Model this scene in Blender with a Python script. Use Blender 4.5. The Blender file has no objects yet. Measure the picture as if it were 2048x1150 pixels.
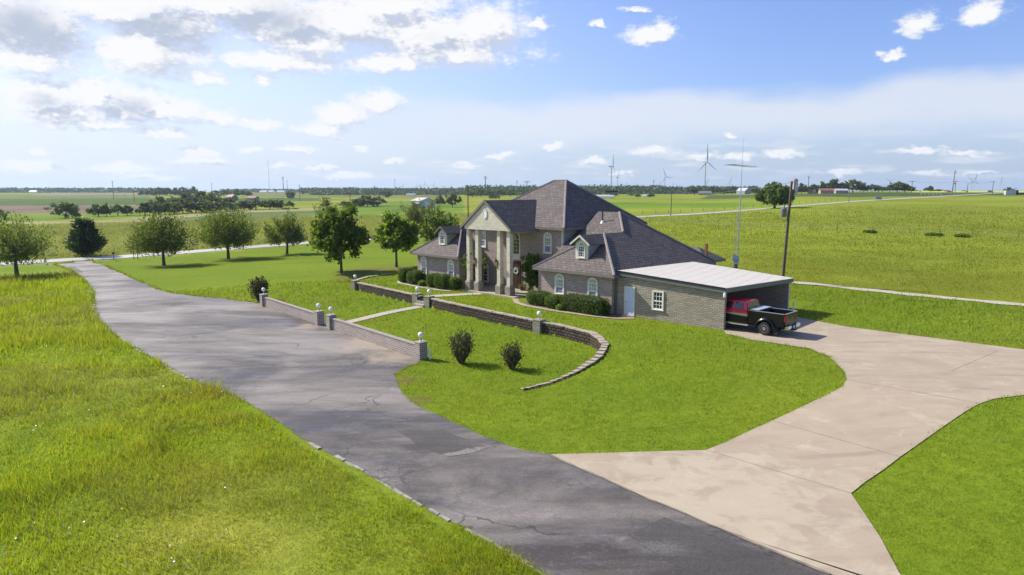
import bpy, bmesh, math, random
import numpy as np
from mathutils import Vector, Matrix

RNG = random.Random(11)
NP = np.random.default_rng(5)
scene = bpy.context.scene
COL = scene.collection
R = math.radians

# ------------------------------------------------------------------ camera model and axes
F, CH = 1340.0, 9.2
PITCH = math.atan(192 / F)
CP, SP = math.cos(PITCH), math.sin(PITCH)
TH = R(45.4)
U = np.array([-math.sin(TH), math.cos(TH)])
V = np.array([math.cos(TH), math.sin(TH)])
O2 = np.array([14.1415, 43.9375])           # front corner of the carport wall
ROTZ = math.atan2(-U[1], -U[0])             # house frame: local x = -u, local y = v


def ray(px, py):
    x = (px - 1024) / F
    y = (575 - py) / F
    return x, CP + y * SP, -SP + y * CP


def uv2w(u, v):
    p = O2 + U * u + V * v
    return float(p[0]), float(p[1])


def w2uv(x, y):
    dx, dy = x - O2[0], y - O2[1]
    return dx * U[0] + dy * U[1], dx * V[0] + dy * V[1]


def sst(a, b, x):
    t = np.clip((x - a) / (b - a), 0, 1)
    return t * t * (3 - 2 * t)


# ------------------------------------------------------------------ terrain
WALL = [(42.2, 3.0), (41.5, -.5), (40, -2.8), (39, -3.7), (36.8, -4.35), (25.8, -5.3), (22.2, -5.75), (11.4, -6.5),
        (8.2, -6.6), (6.6, -6.9), (5.5, -7.1), (4.27, -7.9), (3.34, -8.7), (2.87, -9.4), (2.35, -10.5), (2.1, -11.5),
        (1.95, -13.3), (2.1, -15.1), (2.5, -16.9)]
LOWPOLY = WALL + [(2.5, -80), (140, -80), (140, 90), (42.2, 90)]
TCOL = [-37.0, -31.3, -13.5, 13.5, 28.2, 45.0]
TDIS = [0, 75, 115, 230, 300, 450, 700, 1000, 1800, 3500, 9000]
TZ = np.array([
    [-1, -1.5, -2.2, -3.0, -3.8, -4.2, -3.6, -2.0, 4.2, 6.0, 6.5],
    [-1, -1.5, -2.2, -3.0, -3.8, -4.2, -3.2, -1.5, 4.4, 6.5, 7.0],
    [-1, -1.0, -1.5, -1.8, -2.5, -2.5, -1.0, 1.0, 4.5, 6.5, 7.0],
    [0, 0, .3, 1.0, 1.3, 2.0, 3.5, 4.5, 5.5, 6.8, 7.2],
    [0, 0, .3, 2.0, 3.2, 5.2, 8.4, 9.3, 10.4, 10.8, 11.5],
    [0, 0, .3, 2.2, 3.4, 5.4, 8.4, 9.3, 10.4, 10.8, 11.5]])


def inpoly(px, py, poly):
    ins = np.zeros(px.shape, bool)
    n = len(poly)
    for i in range(n):
        x1, y1 = poly[i]
        x2, y2 = poly[(i + 1) % n]
        c = ((y1 > py) != (y2 > py))
        with np.errstate(divide='ignore', invalid='ignore'):
            xi = (x2 - x1) * (py - y1) / (y2 - y1 + 1e-12) + x1
        ins ^= c & (px < xi)
    return ins


def terr(x, y):
    x = np.asarray(x, float)
    y = np.asarray(y, float)
    d = np.hypot(x, y)
    az = np.degrees(np.arctan2(x, np.maximum(y, .01)))
    ci = np.clip(np.interp(az, TCOL, np.arange(len(TCOL))), 0, len(TCOL) - 1.001)
    dk = np.clip(np.interp(d, TDIS, np.arange(len(TDIS))), 0, len(TDIS) - 1.001)
    i, j = ci.astype(int), dk.astype(int)
    a, b = ci - i, dk - j
    a = a * a * (3 - 2 * a)
    zf = (TZ[i, j] * (1 - a) + TZ[i + 1, j] * a) * (1 - b) + (TZ[i, j + 1] * (1 - a) + TZ[i + 1, j + 1] * a) * b
    u, v = w2uv(x, y)
    zup = -1.0 * sst(-6.5, -17, v) * (1 - sst(40, 44, u) * 0) - .02 * np.maximum(u - 36, 0)
    base = -.75 - .25 * sst(-8, -15, v) - .012 * np.maximum(u - 40, 0)
    k = sst(-3, 4, v) * sst(30, 42, u)
    zl = base * (1 - k) + zup * k
    zn = np.where(inpoly(u, v, LOWPOLY), zl, zup)
    w = sst(72, 125, d)
    return zn * (1 - w) + zf * w


def tz(x, y):
    return float(terr(np.array([x]), np.array([y]))[0])


_TT = np.concatenate([np.arange(10, 140, .1), np.geomspace(140, 8500, 1500)])


def at(px, py, lift=0.0):
    """the spot of the terrain a photograph position shows"""
    dx, dy, dz = ray(px, py)
    t = _TT
    g = CH + dz * t - lift - terr(dx * t, dy * t)
    k = int(np.argmax(g < 0)) if (g < 0).any() else len(t) - 1
    if k > 0 and g[k] < 0:
        a = g[k - 1] / (g[k - 1] - g[k])
        tt = t[k - 1] + a * (t[k] - t[k - 1])
    else:
        tt = t[k]
    return dx * tt, dy * tt


def spot(px, d):
    """terrain point in the azimuth of photograph column px, d metres ahead"""
    x = (px - 1024) / 1354 * d
    return x, d


# ------------------------------------------------------------------ materials
def newmat(name):
    m = bpy.data.materials.new(name)
    m.use_nodes = True
    nt = m.node_tree
    return m, nt, nt.nodes['Principled BSDF']


def N(nt, typ, **kw):
    n = nt.nodes.new(typ)
    for k, v in kw.items():
        setattr(n, k, v)
    return n


def lk(nt, a, b):
    nt.links.new(a, b)


def mixc(nt, fac, a, b, mode='MIX'):
    n = N(nt, 'ShaderNodeMix', data_type='RGBA', blend_type=mode)
    for idx, val in ((0, fac), (6, a), (7, b)):
        s = n.inputs[idx]
        if hasattr(val, 'is_output') or isinstance(val, bpy.types.NodeSocket):
            lk(nt, val, s)
        elif idx == 0:
            s.default_value = val
        else:
            s.default_value = (*val, 1) if len(val) == 3 else val
    return n.outputs[2]


def ramp(nt, fac, stops):
    n = N(nt, 'ShaderNodeValToRGB')
    el = n.color_ramp.elements
    while len(el) < len(stops):
        el.new(.5)
    for e, (p, c) in zip(el, stops):
        e.position = p
        e.color = (c, c, c, 1) if isinstance(c, (int, float)) else (*c, 1)
    lk(nt, fac, n.inputs[0])
    return n.outputs[0]


def noise(nt, vec, scale, detail=4, rough=.55, dist=0.0):
    n = N(nt, 'ShaderNodeTexNoise')
    n.inputs['Scale'].default_value = scale
    n.inputs['Detail'].default_value = detail
    n.inputs['Roughness'].default_value = rough
    n.inputs['Distortion'].default_value = dist
    if vec is not None:
        lk(nt, vec, n.inputs['Vector'])
    return n.outputs[0]


def mapping(nt, vec, scale=(1, 1, 1), rot=(0, 0, 0)):
    n = N(nt, 'ShaderNodeMapping')
    n.inputs['Scale'].default_value = scale
    n.inputs['Rotation'].default_value = rot
    lk(nt, vec, n.inputs['Vector'])
    return n.outputs[0]


def bump(nt, b, h, strength=.3, dist=.02):
    n = N(nt, 'ShaderNodeBump')
    n.inputs['Strength'].default_value = strength
    n.inputs['Distance'].default_value = dist
    lk(nt, h, n.inputs['Height'])
    lk(nt, n.outputs[0], b.inputs['Normal'])


def pos(nt):
    return N(nt, 'ShaderNodeNewGeometry').outputs['Position']


def objc(nt):
    return N(nt, 'ShaderNodeTexCoord').outputs['Object']


def plain(name, c, rough=.6, metal=0.0, var=.15, scale=3.0, spec=.5, coat=0.0):
    m, nt, b = newmat(name)
    f = noise(nt, objc(nt), scale, 5)
    lo = tuple(x * (1 - var) for x in c)
    hi = tuple(min(1, x * (1 + var)) for x in c)
    lk(nt, mixc(nt, ramp(nt, f, [(.3, 0), (.7, 1)]), lo, hi), b.inputs['Base Color'])
    b.inputs['Roughness'].default_value = rough
    b.inputs['Metallic'].default_value = metal
    b.inputs['Specular IOR Level'].default_value = spec
    b.inputs['Coat Weight'].default_value = coat
    return m


def brickmat(name, c1, c2, mortar, bw=.3, bh=.1, msize=.012, var=.25, bmp=.5):
    m, nt, b = newmat(name)
    uv = N(nt, 'ShaderNodeUVMap').outputs[0]
    br = N(nt, 'ShaderNodeTexBrick')
    br.offset = .5
    lk(nt, uv, br.inputs['Vector'])
    br.inputs['Color1'].default_value = (*c1, 1)
    br.inputs['Color2'].default_value = (*c2, 1)
    br.inputs['Mortar'].default_value = (*mortar, 1)
    br.inputs['Scale'].default_value = 1
    br.inputs['Brick Width'].default_value = bw
    br.inputs['Row Height'].default_value = bh
    br.inputs['Mortar Size'].default_value = msize
    br.inputs['Mortar Smooth'].default_value = .1
    br.inputs['Bias'].default_value = -.1
    n1 = noise(nt, uv, 1.1, 4)
    n2 = noise(nt, uv, 14, 3)
    c = mixc(nt, ramp(nt, n1, [(.3, 0), (.75, var)]), br.outputs[0], (.5, .5, .5), 'MULTIPLY')
    c = mixc(nt, ramp(nt, n2, [(.35, 0), (.7, .35)]), c, (.45, .42, .4), 'MULTIPLY')
    lk(nt, c, b.inputs['Base Color'])
    b.inputs['Roughness'].default_value = .9
    b.inputs['Specular IOR Level'].default_value = .2
    h = N(nt, 'ShaderNodeMath', operation='SUBTRACT')
    h.inputs[0].default_value = 1
    lk(nt, br.outputs['Fac'], h.inputs[1])
    bump(nt, b, h.outputs[0], bmp, .015)
    return m


def shinglemat(name, c1, c2):
    m, nt, b = newmat(name)
    uv = N(nt, 'ShaderNodeUVMap').outputs[0]
    br = N(nt, 'ShaderNodeTexBrick')
    br.offset = .37
    lk(nt, uv, br.inputs['Vector'])
    br.inputs['Color1'].default_value = (*c1, 1)
    br.inputs['Color2'].default_value = (*c2, 1)
    br.inputs['Mortar'].default_value = (c1[0] * .28, c1[1] * .28, c1[2] * .28, 1)
    br.inputs['Scale'].default_value = 1
    br.inputs['Brick Width'].default_value = .5
    br.inputs['Row Height'].default_value = .29
    br.inputs['Mortar Size'].default_value = .024
    br.inputs['Mortar Smooth'].default_value = .3
    w = N(nt, 'ShaderNodeTexWhiteNoise', noise_dimensions='2D')
    sn = N(nt, 'ShaderNodeVectorMath', operation='SNAP')
    sn.inputs[1].default_value = (.5, .29, 1)
    lk(nt, uv, sn.inputs[0])
    lk(nt, sn.outputs[0], w.inputs[0])
    n1 = noise(nt, uv, .5, 5)
    c = mixc(nt, ramp(nt, w.outputs[0], [(0, 0), (1, .45)]), br.outputs[0], (.55, .53, .52), 'MULTIPLY')
    c = mixc(nt, ramp(nt, n1, [(.35, 0), (.7, .2)]), c, (.6, .57, .55), 'MULTIPLY')
    c = mixc(nt, ramp(nt, noise(nt, uv, 40, 2), [(.3, 0), (.8, .3)]), c, (.5, .5, .5), 'MULTIPLY')
    lk(nt, c, b.inputs['Base Color'])
    b.inputs['Roughness'].default_value = .85
    b.inputs['Specular IOR Level'].default_value = .3
    h = N(nt, 'ShaderNodeMath', operation='SUBTRACT')
    h.inputs[0].default_value = 1
    lk(nt, br.outputs['Fac'], h.inputs[1])
    bump(nt, b, h.outputs[0], .5, .02)
    return m


def stripemat(name, c, pitch, axis=1, rough=.6, depth=.4, metal=0.0, dark=.5):
    """siding and ribbed sheet: lines across the UV axis"""
    m, nt, b = newmat(name)
    uv = N(nt, 'ShaderNodeUVMap').outputs[0]
    sp = N(nt, 'ShaderNodeSeparateXYZ')
    lk(nt, uv, sp.inputs[0])
    d = N(nt, 'ShaderNodeMath', operation='DIVIDE')
    lk(nt, sp.outputs[axis], d.inputs[0])
    d.inputs[1].default_value = pitch
    fr = N(nt, 'ShaderNodeMath', operation='FRACT')
    lk(nt, d.outputs[0], fr.inputs[0])
    line = ramp(nt, fr.outputs[0], [(0, 1), (.10, 1), (.16, 0), (1, 0)])
    n1 = noise(nt, uv, 1.2, 5)
    n2 = noise(nt, mapping(nt, uv, (.25, 3, 1)), 1.0, 5)
    cc = mixc(nt, line, c, tuple(x * dark for x in c))
    cc = mixc(nt, ramp(nt, n1, [(.3, 0), (.75, .3)]), cc, (.72, .7, .66), 'MULTIPLY')
    cc = mixc(nt, ramp(nt, n2, [(.45, 0), (.75, .25)]), cc, (.75, .72, .66), 'MULTIPLY')
    lk(nt, cc, b.inputs['Base Color'])
    b.inputs['Roughness'].default_value = rough
    b.inputs['Metallic'].default_value = metal
    bump(nt, b, fr.outputs[0], depth, .02)
    return m


def leafmat(name, c1, c2, trans=.35, rough=.55, patch=0.0):
    m, nt, b = newmat(name)
    g = N(nt, 'ShaderNodeNewGeometry')
    oi = N(nt, 'ShaderNodeObjectInfo')
    c = mixc(nt, g.outputs['Random Per Island'], c1, c2)
    n1 = noise(nt, g.outputs['Position'], .9, 2)
    c = mixc(nt, ramp(nt, n1, [(.35, 0), (.7, .5)]), c, (.62, .7, .6), 'MULTIPLY')
    if patch:
        pp = mapping(nt, g.outputs['Position'], (1, 1, .05))
        c = mixc(nt, ramp(nt, noise(nt, pp, .11, 6, .62), [(.47, 0), (.64, patch)]), c, (.30, .26, .065))
        c = mixc(nt, ramp(nt, noise(nt, pp, .31, 5, .65, .5), [(.52, 0), (.68, patch)]), c, (.055, .105, .010))
        c = mixc(nt, ramp(nt, noise(nt, pp, .9, 4, .6), [(.5, 0), (.7, patch * .7)]), c, (.42, .47, .03))
    hv = N(nt, 'ShaderNodeHueSaturation')
    rr = N(nt, 'ShaderNodeMapRange')
    lk(nt, oi.outputs['Random'], rr.inputs[0])
    rr.inputs[3].default_value = .75
    rr.inputs[4].default_value = 1.2
    lk(nt, rr.outputs[0], hv.inputs['Value'])
    lk(nt, c, hv.inputs['Color'])
    b.inputs['Roughness'].default_value = rough
    b.inputs['Specular IOR Level'].default_value = .25
    lk(nt, hv.outputs[0], b.inputs['Base Color'])
    t = N(nt, 'ShaderNodeBsdfTranslucent')
    lk(nt, mixc(nt, 1.0, hv.outputs[0], (1.15, 1.1, .5), 'MULTIPLY'), t.inputs[0])
    mx = N(nt, 'ShaderNodeMixShader')
    mx.inputs[0].default_value = trans
    lk(nt, b.outputs[0], mx.inputs[1])
    lk(nt, t.outputs[0], mx.inputs[2])
    lk(nt, mx.outputs[0], nt.nodes['Material Output'].inputs[0])
    return m


M = {}
M['brick'] = brickmat('pinkish_brick', (.40, .315, .27), (.27, .21, .18), (.53, .475, .41), .34, .125, .017)
M['brick_tan'] = brickmat('tan_brick', (.45, .40, .31), (.31, .27, .215), (.19, .172, .145), .34, .125, .017)
M['brick_cream'] = brickmat('cream_brick', (.74, .68, .53), (.52, .46, .35), (.78, .73, .6), .34, .14, .016)
M['brick_wall'] = brickmat('garden_brick', (.33, .27, .24), (.19, .16, .145), (.52, .48, .43), .3, .12, .02)
M['block'] = brickmat('retaining_block', (.115, .09, .068), (.06, .047, .037), (.01, .008, .007), .44, .2, .034, .3, 1.0)
M['cap'] = plain('pale_cap_stone', (.34, .285, .22), .9, var=.2, scale=2)
M['shingle'] = shinglemat('brown_grey_shingle', (.178, .152, .137), (.13, .111, .102))
M['ridge'] = plain('ridge_shingle', (.215, .187, .178), .85, var=.2, scale=4)  # lighter than the slopes: the light the hips catch put into the colour
M['trimgrey'] = plain('grey_painted_trim', (.135, .14, .135), .5, var=.08)
M['trimbrown'] = plain('brown_trim', (.17, .145, .13), .6, var=.1)
M['cream'] = plain('cream_trim', (.66, .62, .5), .6, var=.06)
M['white'] = plain('white_paint', (.8, .8, .79), .45, var=.03)
M['dormercream'] = plain('dormer_cream', (.62, .6, .5), .6, var=.06)
M['siding'] = stripemat('grey_blue_siding', (.31, .34, .34), .2, 1, .6, .5)
M['sidingcream'] = stripemat('cream_siding', (.45, .43, .36), .2, 1, .6, .5)
M['doorblue'] = plain('pale_blue_door', (.50, .60, .72), .4, var=.04)
M['wood'] = plain('dark_red_wood', (.065, .022, .013), .4, var=.3, scale=8)
M['metalroof'] = stripemat('white_ribbed_metal', (.50, .475, .425), .9, 0, .55, .2, 0, .80)
M['galv'] = stripemat('galvanised_sheet', (.52, .55, .58), .35, 0, .4, .4, .2, .8)
M['steel'] = plain('galvanised_steel', (.40, .41, .42), .45, .5, .1)
M['polewood'] = plain('weathered_pole_wood', (.125, .09, .065), .9, var=.35, scale=5)
M['polefar'] = plain('grey_far_pole', (.16, .16, .16), .8, var=.15)
M['globe'] = plain('white_lamp_glass', (.86, .86, .84), .25, var=.02)
M['black'] = plain('black_iron', (.012, .012, .013), .4, var=.1)
M['turbine'] = plain('turbine_white', (.42, .44, .47), .5, var=.03)
M['glasslamp'] = plain('amber_lantern_glass', (.6, .42, .2), .15, var=.2)
M['terracotta'] = plain('terracotta', (.22, .1, .06), .8)


def glassmat(name, c, rough=.04, spec=1.0):
    m, nt, b = newmat(name)
    f = noise(nt, objc(nt), 1.3, 3)
    lk(nt, mixc(nt, ramp(nt, f, [(.35, 0), (.65, 1)]), tuple(x * .7 for x in c), tuple(x * 1.25 for x in c)), b.inputs['Base Color'])
    b.inputs['Roughness'].default_value = rough
    b.inputs['Specular IOR Level'].default_value = spec
    bump(nt, b, noise(nt, objc(nt), .8, 2), .08, .05)
    return m


M['glass'] = glassmat('window_glass_with_curtain', (.36, .40, .27))
M['glassdark'] = glassmat('dark_window_glass', (.02, .026, .03))
M['screen'] = glassmat('insect_screen', (.20, .215, .26), .35, .4)
M['glassgreen'] = glassmat('stair_window_glass', (.07, .085, .03))

# ------------------------------------------------------------------ mesh building


class MB:
    def __init__(self):
        self.v, self.f = [], []

    def add(self, vs, fs):
        o = len(self.v)
        self.v += [tuple(p) for p in vs]
        self.f += [tuple(i + o for i in f) for f in fs]
        return self

    def box(self, x0, x1, y0, y1, z0, z1):
        return self.add([(x0, y0, z0), (x1, y0, z0), (x1, y1, z0), (x0, y1, z0), (x0, y0, z1), (x1, y0, z1), (x1, y1, z1), (x0, y1, z1)],
                        [(0, 3, 2, 1), (4, 5, 6, 7), (0, 1, 5, 4), (1, 2, 6, 5), (2, 3, 7, 6), (3, 0, 4, 7)])

    def tube(self, pts, rad, n=8, cap=True):
        pts = [Vector(p) for p in pts]
        if not hasattr(rad, '__len__'):
            rad = [rad] * len(pts)
        rings, fs, vs = [], [], []
        up0 = Vector((0, 0, 1))
        for i, p in enumerate(pts):
            t = (pts[min(i + 1, len(pts) - 1)] - pts[max(i - 1, 0)])
            t = t.normalized() if t.length > 1e-9 else Vector((0, 0, 1))
            a = t.cross(up0 if abs(t.z) < .95 else Vector((1, 0, 0))).normalized()
            b = a.cross(t)
            for k in range(n):
                an = 2 * math.pi * k / n
                vs.append(p + a * (math.cos(an) * rad[i]) + b * (math.sin(an) * rad[i]))
        for i in range(len(pts) - 1):
            for k in range(n):
                k2 = (k + 1) % n
                fs.append((i * n + k, i * n + k2, (i + 1) * n + k2, (i + 1) * n + k))
        if cap:
            fs.append(tuple(range(n - 1, -1, -1)))
            fs.append(tuple((len(pts) - 1) * n + k for k in range(n)))
        return self.add(vs, fs)

    def lathe(self, prof, n=16, c=(0, 0, 0), axis='z'):
        vs, fs = [], []
        for r, h in prof:
            for k in range(n):
                a = 2 * math.pi * k / n
                x, y = r * math.cos(a), r * math.sin(a)
                if axis == 'z':
                    p = (c[0] + x, c[1] + y, c[2] + h)
                elif axis == 'y':
                    p = (c[0] + x, c[1] + h, c[2] + y)
                else:
                    p = (c[0] + h, c[1] + x, c[2] + y)
                vs.append(p)
        m = len(prof)
        for i in range(m - 1):
            for k in range(n):
                k2 = (k + 1) % n
                fs.append((i * n + k, i * n + k2, (i + 1) * n + k2, (i + 1) * n + k))
        fs.append(tuple(range(n - 1, -1, -1)))
        fs.append(tuple((m - 1) * n + k for k in range(n)))
        return self.add(vs, fs)

    def prism(self, poly, a0, a1, plane='xz'):
        """polygon in a plane, swept along the third axis from a0 to a1"""
        n = len(poly)

        def pt(p, a):
            return (p[0], a, p[1]) if plane == 'xz' else ((a, p[0], p[1]) if plane == 'yz' else (p[0], p[1], a))
        vs = [pt(p, a0) for p in poly] + [pt(p, a1) for p in poly]
        fs = [tuple(range(n)), tuple(range(2 * n - 1, n - 1, -1))]
        for i in range(n):
            j = (i + 1) % n
            fs.append((i, i + n, j + n, j))
        return self.add(vs, fs)

    def ring(self, outer, inner, a0, a1):
        """closed frame between two outlines of equal length in the xz plane"""
        n = len(outer)
        vs = [(p[0], a0, p[1]) for p in outer] + [(p[0], a0, p[1]) for p in inner] + \
             [(p[0], a1, p[1]) for p in outer] + [(p[0], a1, p[1]) for p in inner]
        fs = []
        for i in range(n):
            j = (i + 1) % n
            fs += [(i, j, n + j, n + i), (2 * n + i, 3 * n + i, 3 * n + j, 2 * n + j),
                   (i, 2 * n + i, 2 * n + j, j), (n + i, n + j, 3 * n + j, 3 * n + i)]
        return self.add(vs, fs)

    def build(self, name, mat, parent=None, smooth=False, bevel=0, loc=None, fix=True):
        me = bpy.data.meshes.new(name)
        me.from_pydata(self.v, [], self.f)
        if fix:
            bm = bmesh.new()
            bm.from_mesh(me)
            bmesh.ops.recalc_face_normals(bm, faces=bm.faces)
            if bevel:
                bmesh.ops.bevel(bm, geom=[e for e in bm.edges if e.is_manifold and e.calc_face_angle(0) > .5], offset=bevel, segments=2, affect='EDGES', clamp_overlap=True)
            bm.to_mesh(me)
            bm.free()
        boxuv(me)
        if smooth:
            me.polygons.foreach_set('use_smooth', [True] * len(me.polygons))
            me.update()
        me.materials.append(mat)
        o = bpy.data.objects.new(name, me)
        COL.objects.link(o)
        if parent:
            o.parent = parent
        if loc:
            o.location = loc
        return o


def boxuv(me):
    if not me.polygons:
        return
    uvl = me.uv_layers.new(name='UVMap')
    nl = len(me.loops)
    vi = np.empty(nl, np.int32)
    me.loops.foreach_get('vertex_index', vi)
    co = np.empty(len(me.vertices) * 3, np.float32)
    me.vertices.foreach_get('co', co)
    co = co.reshape(-1, 3)
    npoly = len(me.polygons)
    nr = np.empty(npoly * 3, np.float32)
    me.polygons.foreach_get('normal', nr)
    nr = nr.reshape(-1, 3)
    ls = np.empty(npoly, np.int32)
    me.polygons.foreach_get('loop_total', ls)
    n = np.repeat(nr, ls, axis=0)
    t = np.stack([-n[:, 1], n[:, 0], np.zeros(nl)], 1)
    L = np.linalg.norm(t, axis=1, keepdims=True)
    flat = L[:, 0] < .05
    t = np.where(flat[:, None], np.array([[1, 0, 0]]), t / np.maximum(L, 1e-6))
    b = np.cross(n, t)
    p = co[vi]
    uv = np.stack([(p * t).sum(1), (p * b).sum(1)], 1).astype(np.float32)
    uvl.data.foreach_set('uv', uv.ravel())


def tag(o, label=None, cat=None, group=None, kind=None):
    if label:
        o['label'] = label
    if cat:
        o['category'] = cat
    if group:
        o['group'] = group
    if kind:
        o['kind'] = kind
    return o


def thing(name, label, cat, loc=(0, 0, 0), rz=0.0, group=None):
    o = bpy.data.objects.new(name, None)
    o.empty_display_size = .3
    COL.objects.link(o)
    o.location = loc
    o.rotation_euler = (0, 0, rz)
    return tag(o, label, cat, group)


def clone(o, label=None, loc=None, rz=None, scale=None, parent=None):
    c = o.copy()
    COL.objects.link(c)
    if parent:
        c.parent = parent
    for ch in o.children:
        clone(ch, parent=c)
    if label:
        c['label'] = label
    if loc is not None:
        c.location = loc
    if rz is not None:
        c.rotation_euler = (0, 0, rz)
    if scale is not None:
        c.scale = scale
    return c



# ------------------------------------------------------------------ ground
ROADP = [at(-60, 536), at(0, 530), at(190, 519), at(420, 500), at(640, 481), at(830, 466), at(1320, 432), at(1520, 418.5), at(1620, 410.5), at(1735, 402.5), at(1850, 393.5), at(1930, 390.5)]


def fitline(ps):
    a = np.array(ps)
    c = a.mean(0)
    d = np.linalg.svd(a - c)[2][0]
    if d[0] < 0:
        d = -d
    return c, d


RC, RD = fitline(ROADP[:11])
RNRM = np.array([-RD[1], RD[0]])


def roadpt(t, off):
    p = RC + RD * t + RNRM * off
    return float(p[0]), float(p[1])


def pxs(pts, lift=0.0):
    return [at(x, y, lift) for x, y in pts]


ASPH_L = pxs([(140, 541), (170, 563), (186, 585), (188, 611), (196, 640), (229, 670), (272, 697), (321, 727), (383, 759), (472, 794), (550, 838), (621, 886), (672, 912), (775, 970), (872, 1028), (936, 1060), (1016, 1105), (1094, 1150)]) + [(9.0, 8.5), (16.5, 0.5)]
ASPH_R = [(32, 0.5), (20, 8.5)] + pxs([(1660, 1150), (1300, 999), (1100, 910), (1017, 893), (952, 865), (888, 835), (846, 819), (823, 804), (804, 786), (795, 775), (793, 762), (790, 750), (812, 735), (838, 727), (846, 718), (843, 712), (660, 648), (524, 607), (458, 599), (391, 592), (343, 586), (316, 579), (272, 560), (240, 545), (213, 533), (188, 526)])
ASPHALT = ASPH_L + ASPH_R + [at(184, 520.5), at(108, 529)]
CONC = [uv2w(*p) for p in ((-.05, -.02), (-.6, -.9), (-2.6, -1.5), (-4.7, -1.4), (-6.2, -1.4))] + \
    pxs([(1660, 715), (1690, 745), (1694, 760), (1684, 775), (1650, 793), (1500, 862), (1412, 901), (1100, 910), (1300, 999), (1480, 1074), (1660, 1150)]) + \
    [(12.5, 14.2), (11.5, 14.8)] + pxs([(1800, 1150), (1760, 1075), (1702, 988), (1730, 965), (1800, 915), (1850, 880), (1900, 845), (1960, 808), (1990, 798), (2048, 791)]) + [uv2w(*p) for p in ((-24, -2.5), (-24, 7.4), (-15, 7.2), (-5.7, 7.0), (-1.9, 8.1), (-.05, 9.6), (8.3, 9.6), (8.3, -.02))]
LAWN = pxs([(188, 524), (230, 517), (420, 505.5), (640, 487), (830, 471)]) + [uv2w(*p) for p in ((40, 40), (8, 26), (-14, 25.6), (-70, 25.6), (-70, -60))] + [(25, 4), (12, 10), (-2, 24), (-20, 42), (-30, 55), (-50, 85)]
MEADOW = ASPH_L[::-1] + [at(100, 531), at(0, 535), (-170, 90), (-170, -20), (14, -20)]
FIELDS = [
    ([(-150, 392), (-150, 399), (300, 396), (300, 387), (0, 389)], (.15, .20, .045)),
    ([(-150, 399), (-150, 413), (283, 410), (640, 402), (640, 396), (300, 396)], (.085, .135, .028)),
    ([(-200, 413), (-200, 429), (120, 427), (286, 424), (286, 411), (100, 411)], (.20, .15, .115)),
    ([(-200, 429), (-200, 447), (130, 441), (290, 434), (290, 424), (120, 427)], (.16, .24, .022)),
    ([(-200, 447), (-200, 454), (200, 449), (500, 425), (700, 419), (700, 414), (470, 419), (200, 440)], (.30, .29, .125)),
    ([(-200, 455), (-200, 478), (250, 468), (480, 441), (640, 430), (640, 421), (470, 426), (200, 450)], (.125, .165, .05)),  # cloud shadow over the pasture, put into the ground colour as a darker band
    ([(640, 420), (640, 440), (930, 425), (930, 400), (760, 404)], (.14, .22, .025)),
    ([(90, 386.5), (282, 385.6), (282, 390), (60, 391)], (.26, .215, .155)),
    ([(460, 386.2), (900, 387), (900, 396), (520, 394)], (.18, .19, .05)),
    ([(1130, 420), (1560, 412), (1560, 404), (1180, 404)], (.145, .235, .02)),
    ([(1400, 398), (1640, 393), (1640, 387), (1420, 390)], (.085, .125, .03)),
    ([(1600, 392), (1640, 386.5), (2200, 385.5), (2200, 390), (1900, 391), (1700, 395)], (.075, .105, .035)),
    ([(1820, 382.35), (2300, 382.35), (2300, 384.2), (1820, 384.2)], (.55, .58, .03)),
]
FIELDW = [([at(x, y) for x, y in poly], c) for poly, c in FIELDS]


def vnoise(x, y, s, seed):
    """smooth value noise on the plane"""
    r = np.random.default_rng(seed).random((64, 64))
    gx, gy = x / s, y / s
    i, j = np.floor(gx).astype(int), np.floor(gy).astype(int)
    a, b = gx - i, gy - j
    a, b = a * a * (3 - 2 * a), b * b * (3 - 2 * b)
    i0, j0, i1, j1 = i % 64, j % 64, (i + 1) % 64, (j + 1) % 64
    return (r[i0, j0] * (1 - a) + r[i1, j0] * a) * (1 - b) + (r[i0, j1] * (1 - a) + r[i1, j1] * a) * b


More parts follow.
